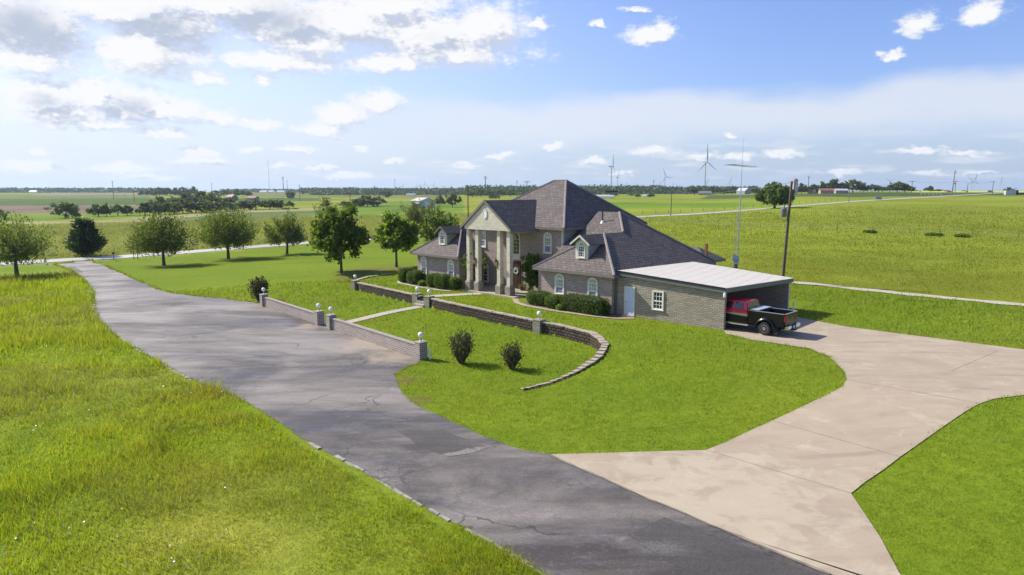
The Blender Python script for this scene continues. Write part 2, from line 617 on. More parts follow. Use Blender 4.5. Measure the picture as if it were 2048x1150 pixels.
def ground():
    rs = np.concatenate([np.arange(2, 96, .34), 96 * 1.022 ** np.arange(0, 212)])
    an = np.radians(np.concatenate([np.linspace(-80, -45, 40)[:-1], np.linspace(-45, 45, 330), np.linspace(45, 80, 40)[1:]]))
    A, D = np.meshgrid(an, rs)
    X, Y = D * np.sin(A), D * np.cos(A)
    Z = terr(X, Y)
    nr, na = X.shape
    co = np.stack([X, Y, Z], -1).reshape(-1, 3)
    idx = np.arange(nr * na).reshape(nr, na)
    q = np.stack([idx[:-1, :-1], idx[:-1, 1:], idx[1:, 1:], idx[1:, :-1]], -1).reshape(-1, 4)[:, ::-1]
    me = bpy.data.meshes.new('ground')
    me.vertices.add(len(co))
    me.vertices.foreach_set('co', co.astype(np.float32).ravel())
    me.loops.add(q.size)
    me.loops.foreach_set('vertex_index', q.astype(np.int32).ravel())
    me.polygons.add(len(q))
    me.polygons.foreach_set('loop_start', np.arange(0, q.size, 4, dtype=np.int32))
    me.polygons.foreach_set('use_smooth', np.ones(len(q), bool))
    me.update()
    x, y = co[:, 0], co[:, 1]
    c = np.tile(np.array([.235, .27, .075]), (len(co), 1))
    u, v = w2uv(x, y)
    wob = (vnoise(x, y, 22, 3) - .5) * 14
    c[v > 25.6] = (.225, .26, .028)
    c[(v > 46) & (x > 0)] = (.215, .26, .028)
    jit = 1 + (vnoise(x, y, 40, 8) - .5) * .04
    for poly, col in FIELDW:
        c[inpoly(x * jit, y * jit, poly)] = col
    n1, n2, n3 = vnoise(x, y, 9, 1), vnoise(x, y, 2.6, 2), vnoise(x, y, 35, 6)
    lawn = inpoly(x, y, LAWN)
    c[lawn] = (np.array([.152, .22, .016]) + (n1[:, None] - .5) * np.array([.03, .03, .004]))[lawn]
    md = inpoly(x, y, MEADOW)
    mc = np.array([.21, .27, .028]) + (n1[:, None] - .5) * np.array([.10, .05, .03]) + (n2[:, None] - .5) * np.array([.07, .03, .02])
    c[md] = mc[md]
    far = ~(lawn | md)
    c[far] *= (1 + (n3 - .5) * .35 + (n1 - .5) * .25)[far][:, None]
    bare = np.zeros(len(co))
    for bx, by, rr in [(*at(755, 540), 5.5), (*at(815, 530), 4.0), (*at(690, 556), 2.2), (*at(812, 760), 1.0), (*at(840, 800), .8)]:
        bare = np.maximum(bare, np.clip(1.2 - np.hypot(x - bx, (y - by) * 1.0) / rr, 0, 1) * (n2 > .35))
    c = c * (1 - bare[:, None] * .7) + np.array([.17, .12, .06]) * bare[:, None] * .7
    at_ = me.color_attributes.new('gcol', 'FLOAT_COLOR', 'POINT')
    at_.data.foreach_set('color', np.concatenate([c, np.ones((len(c), 1))], 1).astype(np.float32).ravel())
    m, nt, b = newmat('grassland')
    P = pos(nt)
    col = N(nt, 'ShaderNodeAttribute', attribute_name='gcol').outputs['Color']
    f1 = noise(nt, P, 2.2, 6, .7)
    f2 = noise(nt, P, .12, 5, .6)
    f3 = noise(nt, mapping(nt, P, (.05, .25, .1), (0, 0, .8)), 1.0, 4)
    col = mixc(nt, ramp(nt, f1, [(.35, 0), (.72, .75)]), col, (.45, .5, .35), 'MULTIPLY')
    col = mixc(nt, ramp(nt, f2, [(.4, 0), (.65, .5)]), col, (1.25, 1.05, .8), 'MULTIPLY')
    col = mixc(nt, ramp(nt, f3, [(.45, 0), (.65, .4)]), col, (.62, .72, .7), 'MULTIPLY')
    lk(nt, col, b.inputs['Base Color'])
    b.inputs['Roughness'].default_value = 1
    b.inputs['Specular IOR Level'].default_value = 0.05
    bump(nt, b, noise(nt, P, 7, 4, .7), .6, .08)
    me.materials.append(m)
    o = bpy.data.objects.new('ground', me)
    COL.objects.link(o)
    tag(o, kind='structure')


ground()


def drape(name, poly, mat, off=.03, cell=.7, zf=None, thick=0):
    """a polygon laid over the terrain as a sheet"""
    bm = bmesh.new()
    vs = [bm.verts.new((p[0], p[1], 0)) for p in poly]
    f = bm.faces.new(vs)
    if f.normal.z < 0 or True:
        bmesh.ops.recalc_face_normals(bm, faces=bm.faces)
    bmesh.ops.triangulate(bm, faces=bm.faces)
    xs, ys = [p[0] for p in poly], [p[1] for p in poly]
    for lo, hi, ax in ((min(xs), max(xs), 0), (min(ys), max(ys), 1)):
        n = max(1, int((hi - lo) / cell))
        for k in range(1, n):
            c = lo + (hi - lo) * k / n
            co = (c, 0, 0) if ax == 0 else (0, c, 0)
            no = (1, 0, 0) if ax == 0 else (0, 1, 0)
            bmesh.ops.bisect_plane(bm, geom=bm.verts[:] + bm.edges[:] + bm.faces[:], plane_co=co, plane_no=no)
    bm.verts.ensure_lookup_table()
    A = np.array([v.co[:] for v in bm.verts])
    Z = (zf or terr)(A[:, 0], A[:, 1]) + off
    for v, z in zip(bm.verts, Z):
        v.co.z = z
    for f in bm.faces:
        if f.normal.z < 0:
            f.normal_flip()
        f.smooth = True
    me = bpy.data.meshes.new(name)
    bm.to_mesh(me)
    bm.free()
    me.materials.append(mat)
    o = bpy.data.objects.new(name, me)
    COL.objects.link(o)
    return tag(o, kind='structure')


def wobble(pts, amp, step=.8, seed=1):
    """irregular edge: resample a closed outline and shake it"""
    r = random.Random(seed)
    out = []
    for i, p in enumerate(pts):
        q = pts[(i + 1) % len(pts)]
        L = math.hypot(q[0] - p[0], q[1] - p[1])
        n = max(1, min(60, int(L / step)))
        for k in range(n):
            t = k / n
            out.append((p[0] + (q[0] - p[0]) * t + r.uniform(-amp, amp), p[1] + (q[1] - p[1]) * t + r.uniform(-amp, amp)))
    return out


def asphaltmat(name, lo, hi, fine=1.0, crack=.8, rough=(.45, .85)):
    m, nt, b = newmat(name)
    P = pos(nt)
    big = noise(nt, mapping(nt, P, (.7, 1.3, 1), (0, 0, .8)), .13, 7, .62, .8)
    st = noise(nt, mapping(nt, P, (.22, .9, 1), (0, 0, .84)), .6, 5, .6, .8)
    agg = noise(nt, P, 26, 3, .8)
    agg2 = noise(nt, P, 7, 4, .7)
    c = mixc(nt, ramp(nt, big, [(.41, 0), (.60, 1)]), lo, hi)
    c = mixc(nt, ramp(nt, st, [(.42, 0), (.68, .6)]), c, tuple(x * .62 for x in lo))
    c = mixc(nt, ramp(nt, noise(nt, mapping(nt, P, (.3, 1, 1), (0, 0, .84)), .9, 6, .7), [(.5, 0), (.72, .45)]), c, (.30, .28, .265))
    c = mixc(nt, ramp(nt, agg, [(.35, .55 * fine), (.65, 0)]), c, (.02, .02, .022))
    c = mixc(nt, ramp(nt, agg2, [(.55, 0), (.75, .30 if fine == 1.0 else .08)]), c, (.3, .29, .28))
    v1 = N(nt, 'ShaderNodeTexVoronoi', feature='DISTANCE_TO_EDGE')
    wv = N(nt, 'ShaderNodeVectorMath', operation='ADD')
    nv = N(nt, 'ShaderNodeTexNoise')
    nv.inputs['Scale'].default_value = 1.3
    nv.inputs['Detail'].default_value = 5
    lk(nt, P, nv.inputs[0])
    lk(nt, P, wv.inputs[0])
    lk(nt, nv.outputs[1], wv.inputs[1])
    lk(nt, wv.outputs[0], v1.inputs[0])
    v1.inputs['Scale'].default_value = .19
    big_cr = ramp(nt, v1.outputs[0], [(0, 1), (.004, 1), (.009, 0)])
    v2 = N(nt, 'ShaderNodeTexVoronoi', feature='DISTANCE_TO_EDGE')
    lk(nt, wv.outputs[0], v2.inputs[0])
    v2.inputs['Scale'].default_value = 2.6
    al = ramp(nt, v2.outputs[0], [(0, 1), (.03, 1), (.07, 0)])
    am = ramp(nt, noise(nt, P, .23, 3), [(.52, 0), (.62, 1)])
    mm = N(nt, 'ShaderNodeMath', operation='MULTIPLY')
    lk(nt, al, mm.inputs[0])
    lk(nt, am, mm.inputs[1])
    mx = N(nt, 'ShaderNodeMath', operation='MAXIMUM')
    lk(nt, mm.outputs[0], mx.inputs[0])
    lk(nt, big_cr, mx.inputs[1])
    sc = N(nt, 'ShaderNodeMath', operation='MULTIPLY')
    lk(nt, mx.outputs[0], sc.inputs[0])
    lk(nt, ramp(nt, noise(nt, P, .35, 4), [(.42, 0), (.6, crack)]), sc.inputs[1])
    c = mixc(nt, sc.outputs[0], c, (.025, .024, .022))
    if fine == 1.0:
        for (sx_, sy_), rad in ((at(735, 688), 4.2), (at(790, 715), 3.4), (at(612, 655), 2.6)):
            dv = N(nt, 'ShaderNodeVectorMath', operation='DISTANCE')
            lk(nt, P, dv.inputs[0])
            dv.inputs[1].default_value = (sx_, sy_, -1)
            mr = N(nt, 'ShaderNodeMapRange')
            lk(nt, dv.outputs['Value'], mr.inputs[0])
            mr.inputs[1].default_value, mr.inputs[2].default_value, mr.inputs[3].default_value, mr.inputs[4].default_value = 0, rad, .32, -.15
            ad = N(nt, 'ShaderNodeMath', operation='ADD')
            lk(nt, mr.outputs[0], ad.inputs[0])
            lk(nt, noise(nt, P, .6, 6, .65, .8), ad.inputs[1])
            c = mixc(nt, ramp(nt, ad.outputs[0], [(.52, 0), (.75, .6)]), c, (.33, .265, .185))
    lk(nt, c, b.inputs['Base Color'])
    rr = N(nt, 'ShaderNodeMapRange')
    lk(nt, st, rr.inputs[0])
    rr.inputs[1].default_value = .35
    rr.inputs[2].default_value = .7
    rr.inputs[3].default_value = rough[0]
    rr.inputs[4].default_value = rough[1]
    lk(nt, rr.outputs[0], b.inputs['Roughness'])
    b.inputs['Specular IOR Level'].default_value = .5
    bump(nt, b, agg, .5, .012)
    return m


M['asphalt'] = asphaltmat('weathered_asphalt_with_glare', (.062, .049, .040), (.315, .268, .224), crack=.7, rough=(.42, .85))  # pale and dark patches: wear, plus low-sun glare put into the colour
M['asphalt_new'] = asphaltmat('dark_asphalt_patch', (.080, .068, .060), (.14, .12, .106), 1.6, .0, (.75, .95))
M['asphalt_rot'] = asphaltmat('crumbling_asphalt', (.26, .24, .21), (.34, .31, .27), 1.5, 1.0, (.8, .95))
M['road'] = asphaltmat('pale_road', (.36, .345, .325), (.47, .45, .42), .3, .0, (.5, .8))


def concmat(name, base, joints=True):
    m, nt, b = newmat(name)
    P = pos(nt)
    n1 = noise(nt, P, .33, 6, .6, .5)
    n2 = noise(nt, mapping(nt, P, (.35, 1.2, 1), (0, 0, -.6)), .9, 5, .65)
    n3 = noise(nt, P, .55, 5, .65, 1.2)
    n4 = noise(nt, P, 22, 3, .8)
    c = mixc(nt, ramp(nt, n1, [(.3, 0), (.7, 1)]), tuple(x * .86 for x in base), tuple(min(1, x * 1.08) for x in base))
    c = mixc(nt, ramp(nt, n3, [(.56, 0), (.61, .55)]), c, (base[0] * 1.15, base[1] * 1.2, base[2] * 1.18))
    c = mixc(nt, ramp(nt, n2, [(.45, 0), (.7, .45)]), c, (base[0] * .70, base[1] * .64, base[2] * .62))
    c = mixc(nt, ramp(nt, n4, [(.4, .25), (.6, 0)]), c, (base[0] * .6, base[1] * .6, base[2] * .6))
    jx, jy = at(1420, 985)
    dv = N(nt, 'ShaderNodeVectorMath', operation='DISTANCE')
    lk(nt, P, dv.inputs[0])
    dv.inputs[1].default_value = (jx, jy, -1)
    worn = ramp(nt, dv.outputs['Value'], [(0, 1), (1, 1)])
    wr_ = N(nt, 'ShaderNodeMapRange')
    lk(nt, dv.outputs['Value'], wr_.inputs[0])
    wr_.inputs[1].default_value, wr_.inputs[2].default_value, wr_.inputs[3].default_value, wr_.inputs[4].default_value = 2.0, 7.5, .22, 0
    wa = N(nt, 'ShaderNodeMath', operation='ADD')
    lk(nt, wr_.outputs[0], wa.inputs[0])
    lk(nt, noise(nt, P, .75, 7, .62, .6), wa.inputs[1])
    c = mixc(nt, ramp(nt, wa.outputs[0], [(.60, 0), (.69, .42)]), c, (base[0] * 1.22, base[1] * 1.3, base[2] * 1.3))
    wvt = N(nt, 'ShaderNodeTexWave', wave_type='RINGS')
    lk(nt, mapping(nt, P, (.12, .12, .12)), wvt.inputs['Vector'])
    wvt.inputs['Scale'].default_value = 1.0
    wvt.inputs['Distortion'].default_value = 3.0
    wvt.inputs['Detail'].default_value = 3
    tm = N(nt, 'ShaderNodeMath', operation='MULTIPLY')
    lk(nt, ramp(nt, wvt.outputs[0], [(.90, 0), (.97, .5)]), tm.inputs[0])
    lk(nt, ramp(nt, noise(nt, P, .3, 4), [(.5, 0), (.62, 1)]), tm.inputs[1])
    c = mixc(nt, tm.outputs[0], c, (base[0] * .62, base[1] * .6, base[2] * .6))
    c = mixc(nt, ramp(nt, noise(nt, P, 2.6, 6, .75), [(.60, 0), (.74, .55)]), c, (base[0] * .66, base[1] * .62, base[2] * .58))
    st = ramp(nt, noise(nt, mapping(nt, P, (3, .6, 1), (0, 0, .5)), 2.2, 4, .7), [(.66, 0), (.72, .5)])
    c = mixc(nt, st, c, (base[0] * 1.3, base[1] * 1.3, base[2] * 1.3))
    lk(nt, c, b.inputs['Base Color'])
    b.inputs['Roughness'].default_value = .85
    b.inputs['Specular IOR Level'].default_value = .3
    bump(nt, b, n4, .15, .01)
    return m


M['conc'] = concmat('tan_concrete', (.372, .304, .222))
M['concpale'] = concmat('pale_concrete', (.40, .36, .29))
M['joint'] = plain('dark_joint', (.20, .165, .13), .9, var=.4, scale=2)
M['kerb'] = plain('weathered_kerb', (.27, .255, .20), .9, var=.35, scale=3)
M['mulch'] = plain('brown_mulch', (.13, .085, .06), .95, var=.4, scale=12)
M['gravel'] = plain('pale_gravel', (.38, .345, .27), .95, var=.25, scale=6)

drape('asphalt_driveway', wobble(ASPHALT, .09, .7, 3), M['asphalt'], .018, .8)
drape('concrete_driveway', CONC, M['conc'], .03, .8)
rd = []
ts = np.linspace(-260, 900, 60)
drape('country_road', [roadpt(t, -3.1) for t in ts] + [roadpt(t, 3.1) for t in ts[::-1]], M['road'], .05, 9)


def strip(name, pts, w, mat, off, seed=0, cell=.5, amp=0.0):
    r = random.Random(seed)
    l, rr = [], []
    for i, p in enumerate(pts):
        a, b = pts[max(0, i - 1)], pts[min(len(pts) - 1, i + 1)]
        t = np.array([b[0] - a[0], b[1] - a[1]])
        t /= np.linalg.norm(t) + 1e-9
        n = np.array([-t[1], t[0]])
        ww = (w if not hasattr(w, '__len__') else w[i]) / 2
        l.append(tuple(np.array(p) + n * (ww + r.uniform(-amp, amp))))
        rr.append(tuple(np.array(p) - n * (ww + r.uniform(-amp, amp))))
    return drape(name, l + rr[::-1], mat, off, cell)


def lerp_pts(pts, step):
    out = []
    for p, q in zip(pts[:-1], pts[1:]):
        n = max(1, int(math.hypot(q[0] - p[0], q[1] - p[1]) / step))
        out += [(p[0] + (q[0] - p[0]) * k / n, p[1] + (q[1] - p[1]) * k / n) for k in range(n)]
    return out + [pts[-1]]


strip('gravel_track', lerp_pts([uv2w(u, 26.8 + .5 * math.sin(u * .2)) for u in np.arange(9, -75, -2.5)], 1.2), 1.5, M['gravel'], .05, 4, .9, .3)
strip('dirt_track', pxs([(762, 431), (768, 430), (778, 431.5), (783, 436), (778, 439)]), [6, 7, 7, 6, 3], M['gravel'], .25, 4, 4)
# asphalt repairs and worn places
drape('asphalt_patch', wobble(pxs([(779, 853), (834, 837), (868, 850), (912, 872), (974, 893), (880, 910), (830, 885)]), .05, .5, 1), M['asphalt_new'], .024, .5)
drape('asphalt_patch', wobble(pxs([(1253, 1072), (1328, 1035), (1420, 1070), (1580, 1129), (1640, 1149)]) + [(9.5, 14.5), (6, 14.5)], .05, .5, 2), M['asphalt_new'], .024, .5)
drape('asphalt_patch', wobble(pxs([(133, 534), (150, 533.5), (168, 545), (150, 547)]), .1, 1, 3), M['asphalt_new'], .024, 1)
drape('pothole', wobble(pxs([(884, 910), (912, 906), (940, 897), (975, 893), (958, 903), (930, 910), (900, 913)]), .1, .35, 5), M['asphalt_rot'], .029, .4)
drape('pothole', wobble(pxs([(562, 728), (585, 724), (606, 728), (600, 735), (575, 736)]), .15, .4, 6), M['asphalt_rot'], .027, .5)
drape('pothole', wobble(pxs([(1480, 1068), (1530, 1085), (1590, 1108), (1640, 1130), (1610, 1128), (1540, 1104), (1490, 1080)]), .08, .4, 7), M['asphalt_rot'], .029, .5)
# joints cut in the concrete
for a, b_ in (((1412, 901), (1702, 988)), ((1900, 744), (1995, 703)), ((1545, 843), (1800, 915)), ((1690, 760), (1960, 808))):
    p, q = at(*a), at(*b_)
    strip('concrete_joint', lerp_pts([p, q], 1.0), .022, M['joint'], .036, 2, .6)
# soil gap between the asphalt and the concrete
strip('soil_gap', lerp_pts(pxs([(1100, 911), (1300, 1000), (1480, 1075), (1660, 1151)]), .5), .09, M['joint'], .039, 5, .6, .03)

# walkway from the driveway to the porch, beds and side walk
strip('front_walkway', lerp_pts([uv2w(24.45, -15.1), uv2w(25.3, -5.6)], .6), 1.0, M['concpale'], .045, 1, .5)
strip('front_walkway', lerp_pts([uv2w(25.4, -4.6), uv2w(24.5, -2.5), uv2w(23.4, -.4)], .6), 1.2, M['concpale'], .045, 1, .5)
drape('planting_bed', [uv2w(*p) for p in ((34.6, .5), (34.4, -1.1), (31, -1.5), (27.6, -1.4), (26.4, -.9), (26.4, .5))], M['mulch'], .03, .6)
strip('bed_edging', lerp_pts([uv2w(*p) for p in ((35.6, -.6), (34.5, -1.35), (31, -1.75), (27.6, -1.65), (26.6, -1.2))], .4), .42, M['concpale'], .045, 3, .5, .02)
drape('planting_bed', [uv2w(*p) for p in ((18.6, 1.5), (17.6, -.9), (16.2, -1.9), (13, -2.1), (9, -1.7), (6.9, -1.1), (6.9, .02), (8.7, .02), (8.7, -.38), (16.2, -.38), (16.2, 1.5))], M['mulch'], .03, .6)
strip('side_walkway', lerp_pts([uv2w(*p) for p in ((19.2, -.3), (17.6, -1.7), (16.2, -2.2), (13, -2.4), (9, -2.0), (7.6, -1.6), (6.7, -.6))], .4), .5, M['conc'], .045, 3, .5, .01)

# ------------------------------------------------------------------ the house (local x = -u, y = v)
def HV(px, py, v):
    dx, dy, dz = ray(px, py)
    t = (O2 @ V + v) / (dx * V[0] + dy * V[1])
    u, _ = w2uv(dx * t, dy * t)
    return float(u), CH + dz * t


def plane_hit(px, py, p, n):
    """photograph ray against a plane given in u, v, z"""
    d = ray(px, py)
    du, dv = d[0] * U[0] + d[1] * U[1], d[0] * V[0] + d[1] * V[1]
    cu, cv = w2uv(0, 0)
    t = ((p[0] - cu) * n[0] + (p[1] - cv) * n[1] + (p[2] - CH) * n[2]) / (du * n[0] + dv * n[1] + d[2] * n[2])
    return cu + du * t, cv + dv * t, CH + d[2] * t


house = thing('brick_house', 'large two-storey brick house with a columned entrance gable and dark shingle roofs', 'house', (O2[0], O2[1], 0), ROTZ)


def hb(name, mat, parent, *boxes, **kw):
    """boxes given as u0,u1,v0,v1,z0,z1"""
    m = MB()
    for u0, u1, v0, v1, z0, z1 in boxes:
        m.box(-u1, -u0, v0, v1, z0, z1)
    return m.build(name, mat, parent, **kw)


hb('wall', M['brick'], house, (8.9, 16.05, -.4, 1.6, -.4, 2.95))
hb('wall', M['brick'], house, (8.9, 18.2, 1.6, 14.0, -.4, 2.94))
mainw = hb('wall', M['brick'], house, (17.4, 29.2, 3.8, 15.6, -.4, 6.02))
hb('wall', M['brick'], house, (27.45, 33.9, .5, 10.0, -.4, 2.95))
hb('wall', M['brick'], house, (9.3, 15.0, 14.0, 16.4, -.4, 2.9))
hb('siding', M['siding'], house, (17.36, 17.4, 3.96, 15.6, 0, 6.0))
hb('corner_trim', M['cream'], house, (17.33, 17.47, 3.77, 3.955, 2.0, 6.0))
hb('porch_floor', M['concpale'], house, (19.4, 26.6, -.15, 3.8, -.4, .1))
hb('downspout', M['trimgrey'], house, (8.70, 8.80, -.12, -.02, 0, 2.9))


def roof(name, pts, faces, mat=M['shingle'], drop=.16):
    """closed roof from u, v, z corners and its slopes; the underside is dropped"""
    m = MB()
    m.add([(-u, v, z) for u, v, z in pts], faces)
    return m.build(name, mat, house)


def fascia(par, u0, u1, v0, v1, z, h=.2, mat=None):
    """gutter board round a rectangular eave"""
    mat = mat or M['trimbrown']
    e = .03
    m = MB()
    m.box(-u1 - e, -u0 + e, v0 - e, v0 + .06, z - h, z - .01)
    m.box(-u1 - e, -u0 + e, v1 - .06, v1 + e, z - h, z - .01)
    m.box(-u0 - .06, -u0 + e, v0 + .06, v1 - .06, z - h, z - .01)
    m.box(-u1 - e, -u1 + .06, v0 + .06, v1 - .06, z - h, z - .01)
    m.box(-u1 + .06, -u0 - .06, v0 + .06, v1 - .06, z - h + .02, z - h + .05)
    return m.build('eave_board', mat, par)


def caps(par, *lines):
    m = MB()
    for a, b in lines:
        a, b = np.array(a, float), np.array(b, float)
        a[0], b[0] = -a[0], -b[0]
        m.tube([a, b], .105, 6)
    return m.build('ridge_cap', M['ridge'], par)


# main hipped roof
P = [(16.8, 3.3, 6.05), (29.9, 3.3, 6.05), (29.9, 16.1, 6.05), (16.8, 16.1, 6.05), (22.0, 9.7, 10.28), (23.5, 9.7, 10.28)]
r1 = roof('roof', P, [(0, 4, 5, 1), (1, 5, 2), (2, 5, 4, 3), (3, 4, 0), (0, 1, 2, 3)])
fascia(r1, 16.8, 29.9, 3.3, 16.1, 6.05)
caps(r1, (P[0], P[4]), (P[1], P[5]), (P[4], P[5]), (P[3], P[4]))
# right wing and the block behind it
A, B, W1, W2 = (8.35, -.9, 3.05), (16.55, -.9, 3.05), (12.45, 3.2, 5.8), (12.45, 5.9, 5.8)
T, RG, K, K2 = (14.8, 8.6, 7.37), (17.2, 8.6, 7.37), (8.35, 14.3, 3.05), (17.2, 14.3, 3.05)
LQ, Y = (17.2, 1.2, 3.05), (16.55, 1.2, 3.05)
r2 = roof('roof', [A, B, W1, W2, T, RG, K, K2, LQ, Y, (16.8, 6.24, 5.999), (17.2, 6.24, 5.999)], [(0, 1, 2), (1, 9, 3, 2), (9, 8, 11, 10, 5, 4, 3), (0, 2, 3, 4, 6), (6, 4, 5, 7), (0, 6, 7, 8, 9, 1)])
m = MB()
m.box(-16.58, -8.32, -.93, -.84, 2.83, 3.04).box(-8.41, -8.32, -.84, 14.3, 2.83, 3.04).box(-16.58, -16.49, -.84, 1.2, 2.83, 3.04).box(-16.49, -8.41, -.84, 1.6, 2.86, 2.89).box(-8.9, -8.41, 1.6, 14.3, 2.86, 2.89)
m.box(-17.2, -8.41, 14.22, 14.33, 2.83, 3.04)
m.build('eave_board', M['trimbrown'], r2)
caps(r2, (A, W1), (B, W1), (W2, T), (T, K))
# back room
P = [(8.7, 13.4, 3.0), (15.2, 13.4, 3.0), (15.2, 17.0, 3.0), (8.7, 17.0, 3.0), (10.5, 15.2, 4.1), (13.4, 15.2, 4.1)]
r4 = roof('roof', P, [(0, 4, 5, 1), (1, 5, 2), (2, 5, 4, 3), (3, 4, 0), (0, 1, 2, 3)])
fascia(r4, 8.7, 15.2, 13.4, 17.0, 3.0)
# left wing
P = [(27.05, 0, 3.06), (34.45, 0, 3.06), (34.45, 10.6, 3.06), (27.05, 10.6, 3.06), (30.75, 3.8, 5.75), (30.75, 7.0, 5.75)]
r3 = roof('roof', P, [(0, 4, 1), (1, 4, 5, 2), (2, 5, 3), (3, 5, 4, 0), (0, 1, 2, 3)])
fascia(r3, 27.05, 34.45, 0, 10.6, 3.06)
caps(r3, (P[0], P[4]), (P[1], P[4]), (P[4], P[5]))
# entrance gable
m = MB()
m.prism([(-26.55, 5.93), (-23.3, 8.43), (-20.05, 5.93), (-20.05, 5.76), (-23.3, 8.24), (-26.55, 5.76)], -.02, 7.2)
r5 = m.build('roof', M['shingle'], house)
m = MB()
m.prism([(-26.62, 5.96), (-23.3, 8.49), (-19.98, 5.96), (-19.98, 5.72), (-23.3, 8.20), (-26.62, 5.72)], -.07, -.022)
m.box(-20.12, -19.98, -.021, 3.27, 5.70, 5.90).box(-26.62, -26.48, -.021, 3.27, 5.70, 5.90)
m.build('eave_board', M['trimbrown'], r5)
m = MB()
m.prism([(-26.08, 5.78), (-20.1, 5.78), (-20.1, 5.84), (-23.3, 8.20), (-26.08, 6.07)], .04, .42)
gab = m.build('gable', M['brick_cream'], house)
m = MB()
ov = [(-23.3 + .30 * math.cos(a), 7.22 + .46 * math.sin(a)) for a in np.linspace(0, 2 * math.pi, 20, endpoint=False)]
oi = [(-23.3 + .21 * math.cos(a), 7.22 + .36 * math.sin(a)) for a in np.linspace(0, 2 * math.pi, 20, endpoint=False)]
m.ring(ov, oi, -.01, .05)
vent = m.build('gable_vent', M['cream'], gab)
m = MB()
m.prism(oi, .01, .035)
m.build('vent_louvre', M['white'], gab)
hb('porch_ceiling', M['trimbrown'], house, (20.2, 26.0, .42, 3.8, 5.70, 5.76))
hb('porch_beam', M['brick'], house, (20.15, 20.5, .42, 3.8, 5.56, 5.70))
hb('porch_beam', M['brick'], house, (25.6, 26.0, .42, 3.8, 5.56, 5.70))
for uc in (25.86, 24.65, 21.79, 20.57):
    c = hb('column', M['brick_cream'], house, (uc - .20, uc + .20, .24, .66, .95, 5.775))
    m = MB()
    m.box(-uc - .31, -uc + .31, .12, .78, -.3, .84)
    m.add([(-uc - .31, .12, .84), (-uc + .31, .12, .84), (-uc + .31, .78, .84), (-uc - .31, .78, .84), (-uc - .22, .22, .97), (-uc + .22, .22, .97), (-uc + .22, .68, .97), (-uc - .22, .68, .97)],
          [(0, 1, 5, 4), (1, 2, 6, 5), (2, 3, 7, 6), (3, 0, 4, 7), (4, 5, 6, 7)])
    m.build('plinth', M['brick_tan'], c, fix=False)


def wall_lantern(u, v, z):
    m = MB()
    m.box(-u - .05, -u + .05, v + .10, v + .14, z - .55, z + .2)
    m.tube([(-u, v + .12, z - .42), (-u, v - .05, z - .5), (-u, v - .13, z - .34)], .025, 6)
    m.lathe([(.06, -.34), (.10, -.30), (.12, -.27)], 8, (-u, v - .13, z))
    m.lathe([(.21, .12), (.19, .15), (.06, .32), (.02, .42)], 8, (-u, v - .13, z))
    for k in range(4):
        a = k * math.pi / 2 + .4
        m.tube([(-u + .11 * math.cos(a), v - .13 + .11 * math.sin(a), z - .27), (-u + .18 * math.cos(a), v - .13 + .18 * math.sin(a), z + .12)], .012, 4)
    l = m.build('wall_lantern', M['black'], house)
    m = MB()
    m.lathe([(.09, -.27), (.155, .12)], 10, (-u, v - .13, z))
    m.build('lantern_glass', M['glasslamp'], l)


ul, zl_ = HV(951, 522, -.05)
wall_lantern(24.75, .12, zl_)
ul, zl_ = HV(994.5, 526, -.05)
wall_lantern(21.88, .12, zl_)


def arch_outline(x0, x1, z0, zt, arch=True, n=14):
    if not arch:
        return [(x0, z0), (x1, z0)] + [(x1, z0 + (zt - z0) * k / 4) for k in (1, 2, 3)] + [(x1, zt), (x0, zt)] + [(x0, zt - (zt - z0) * k / 4) for k in (1, 2, 3)]
    r = (x1 - x0) / 2
    zs = zt - r
    return [(x0, z0), (x1, z0)] + [(x0 + r + r * math.cos(a), zs + r * math.sin(a)) for a in np.linspace(0, math.pi, n)]


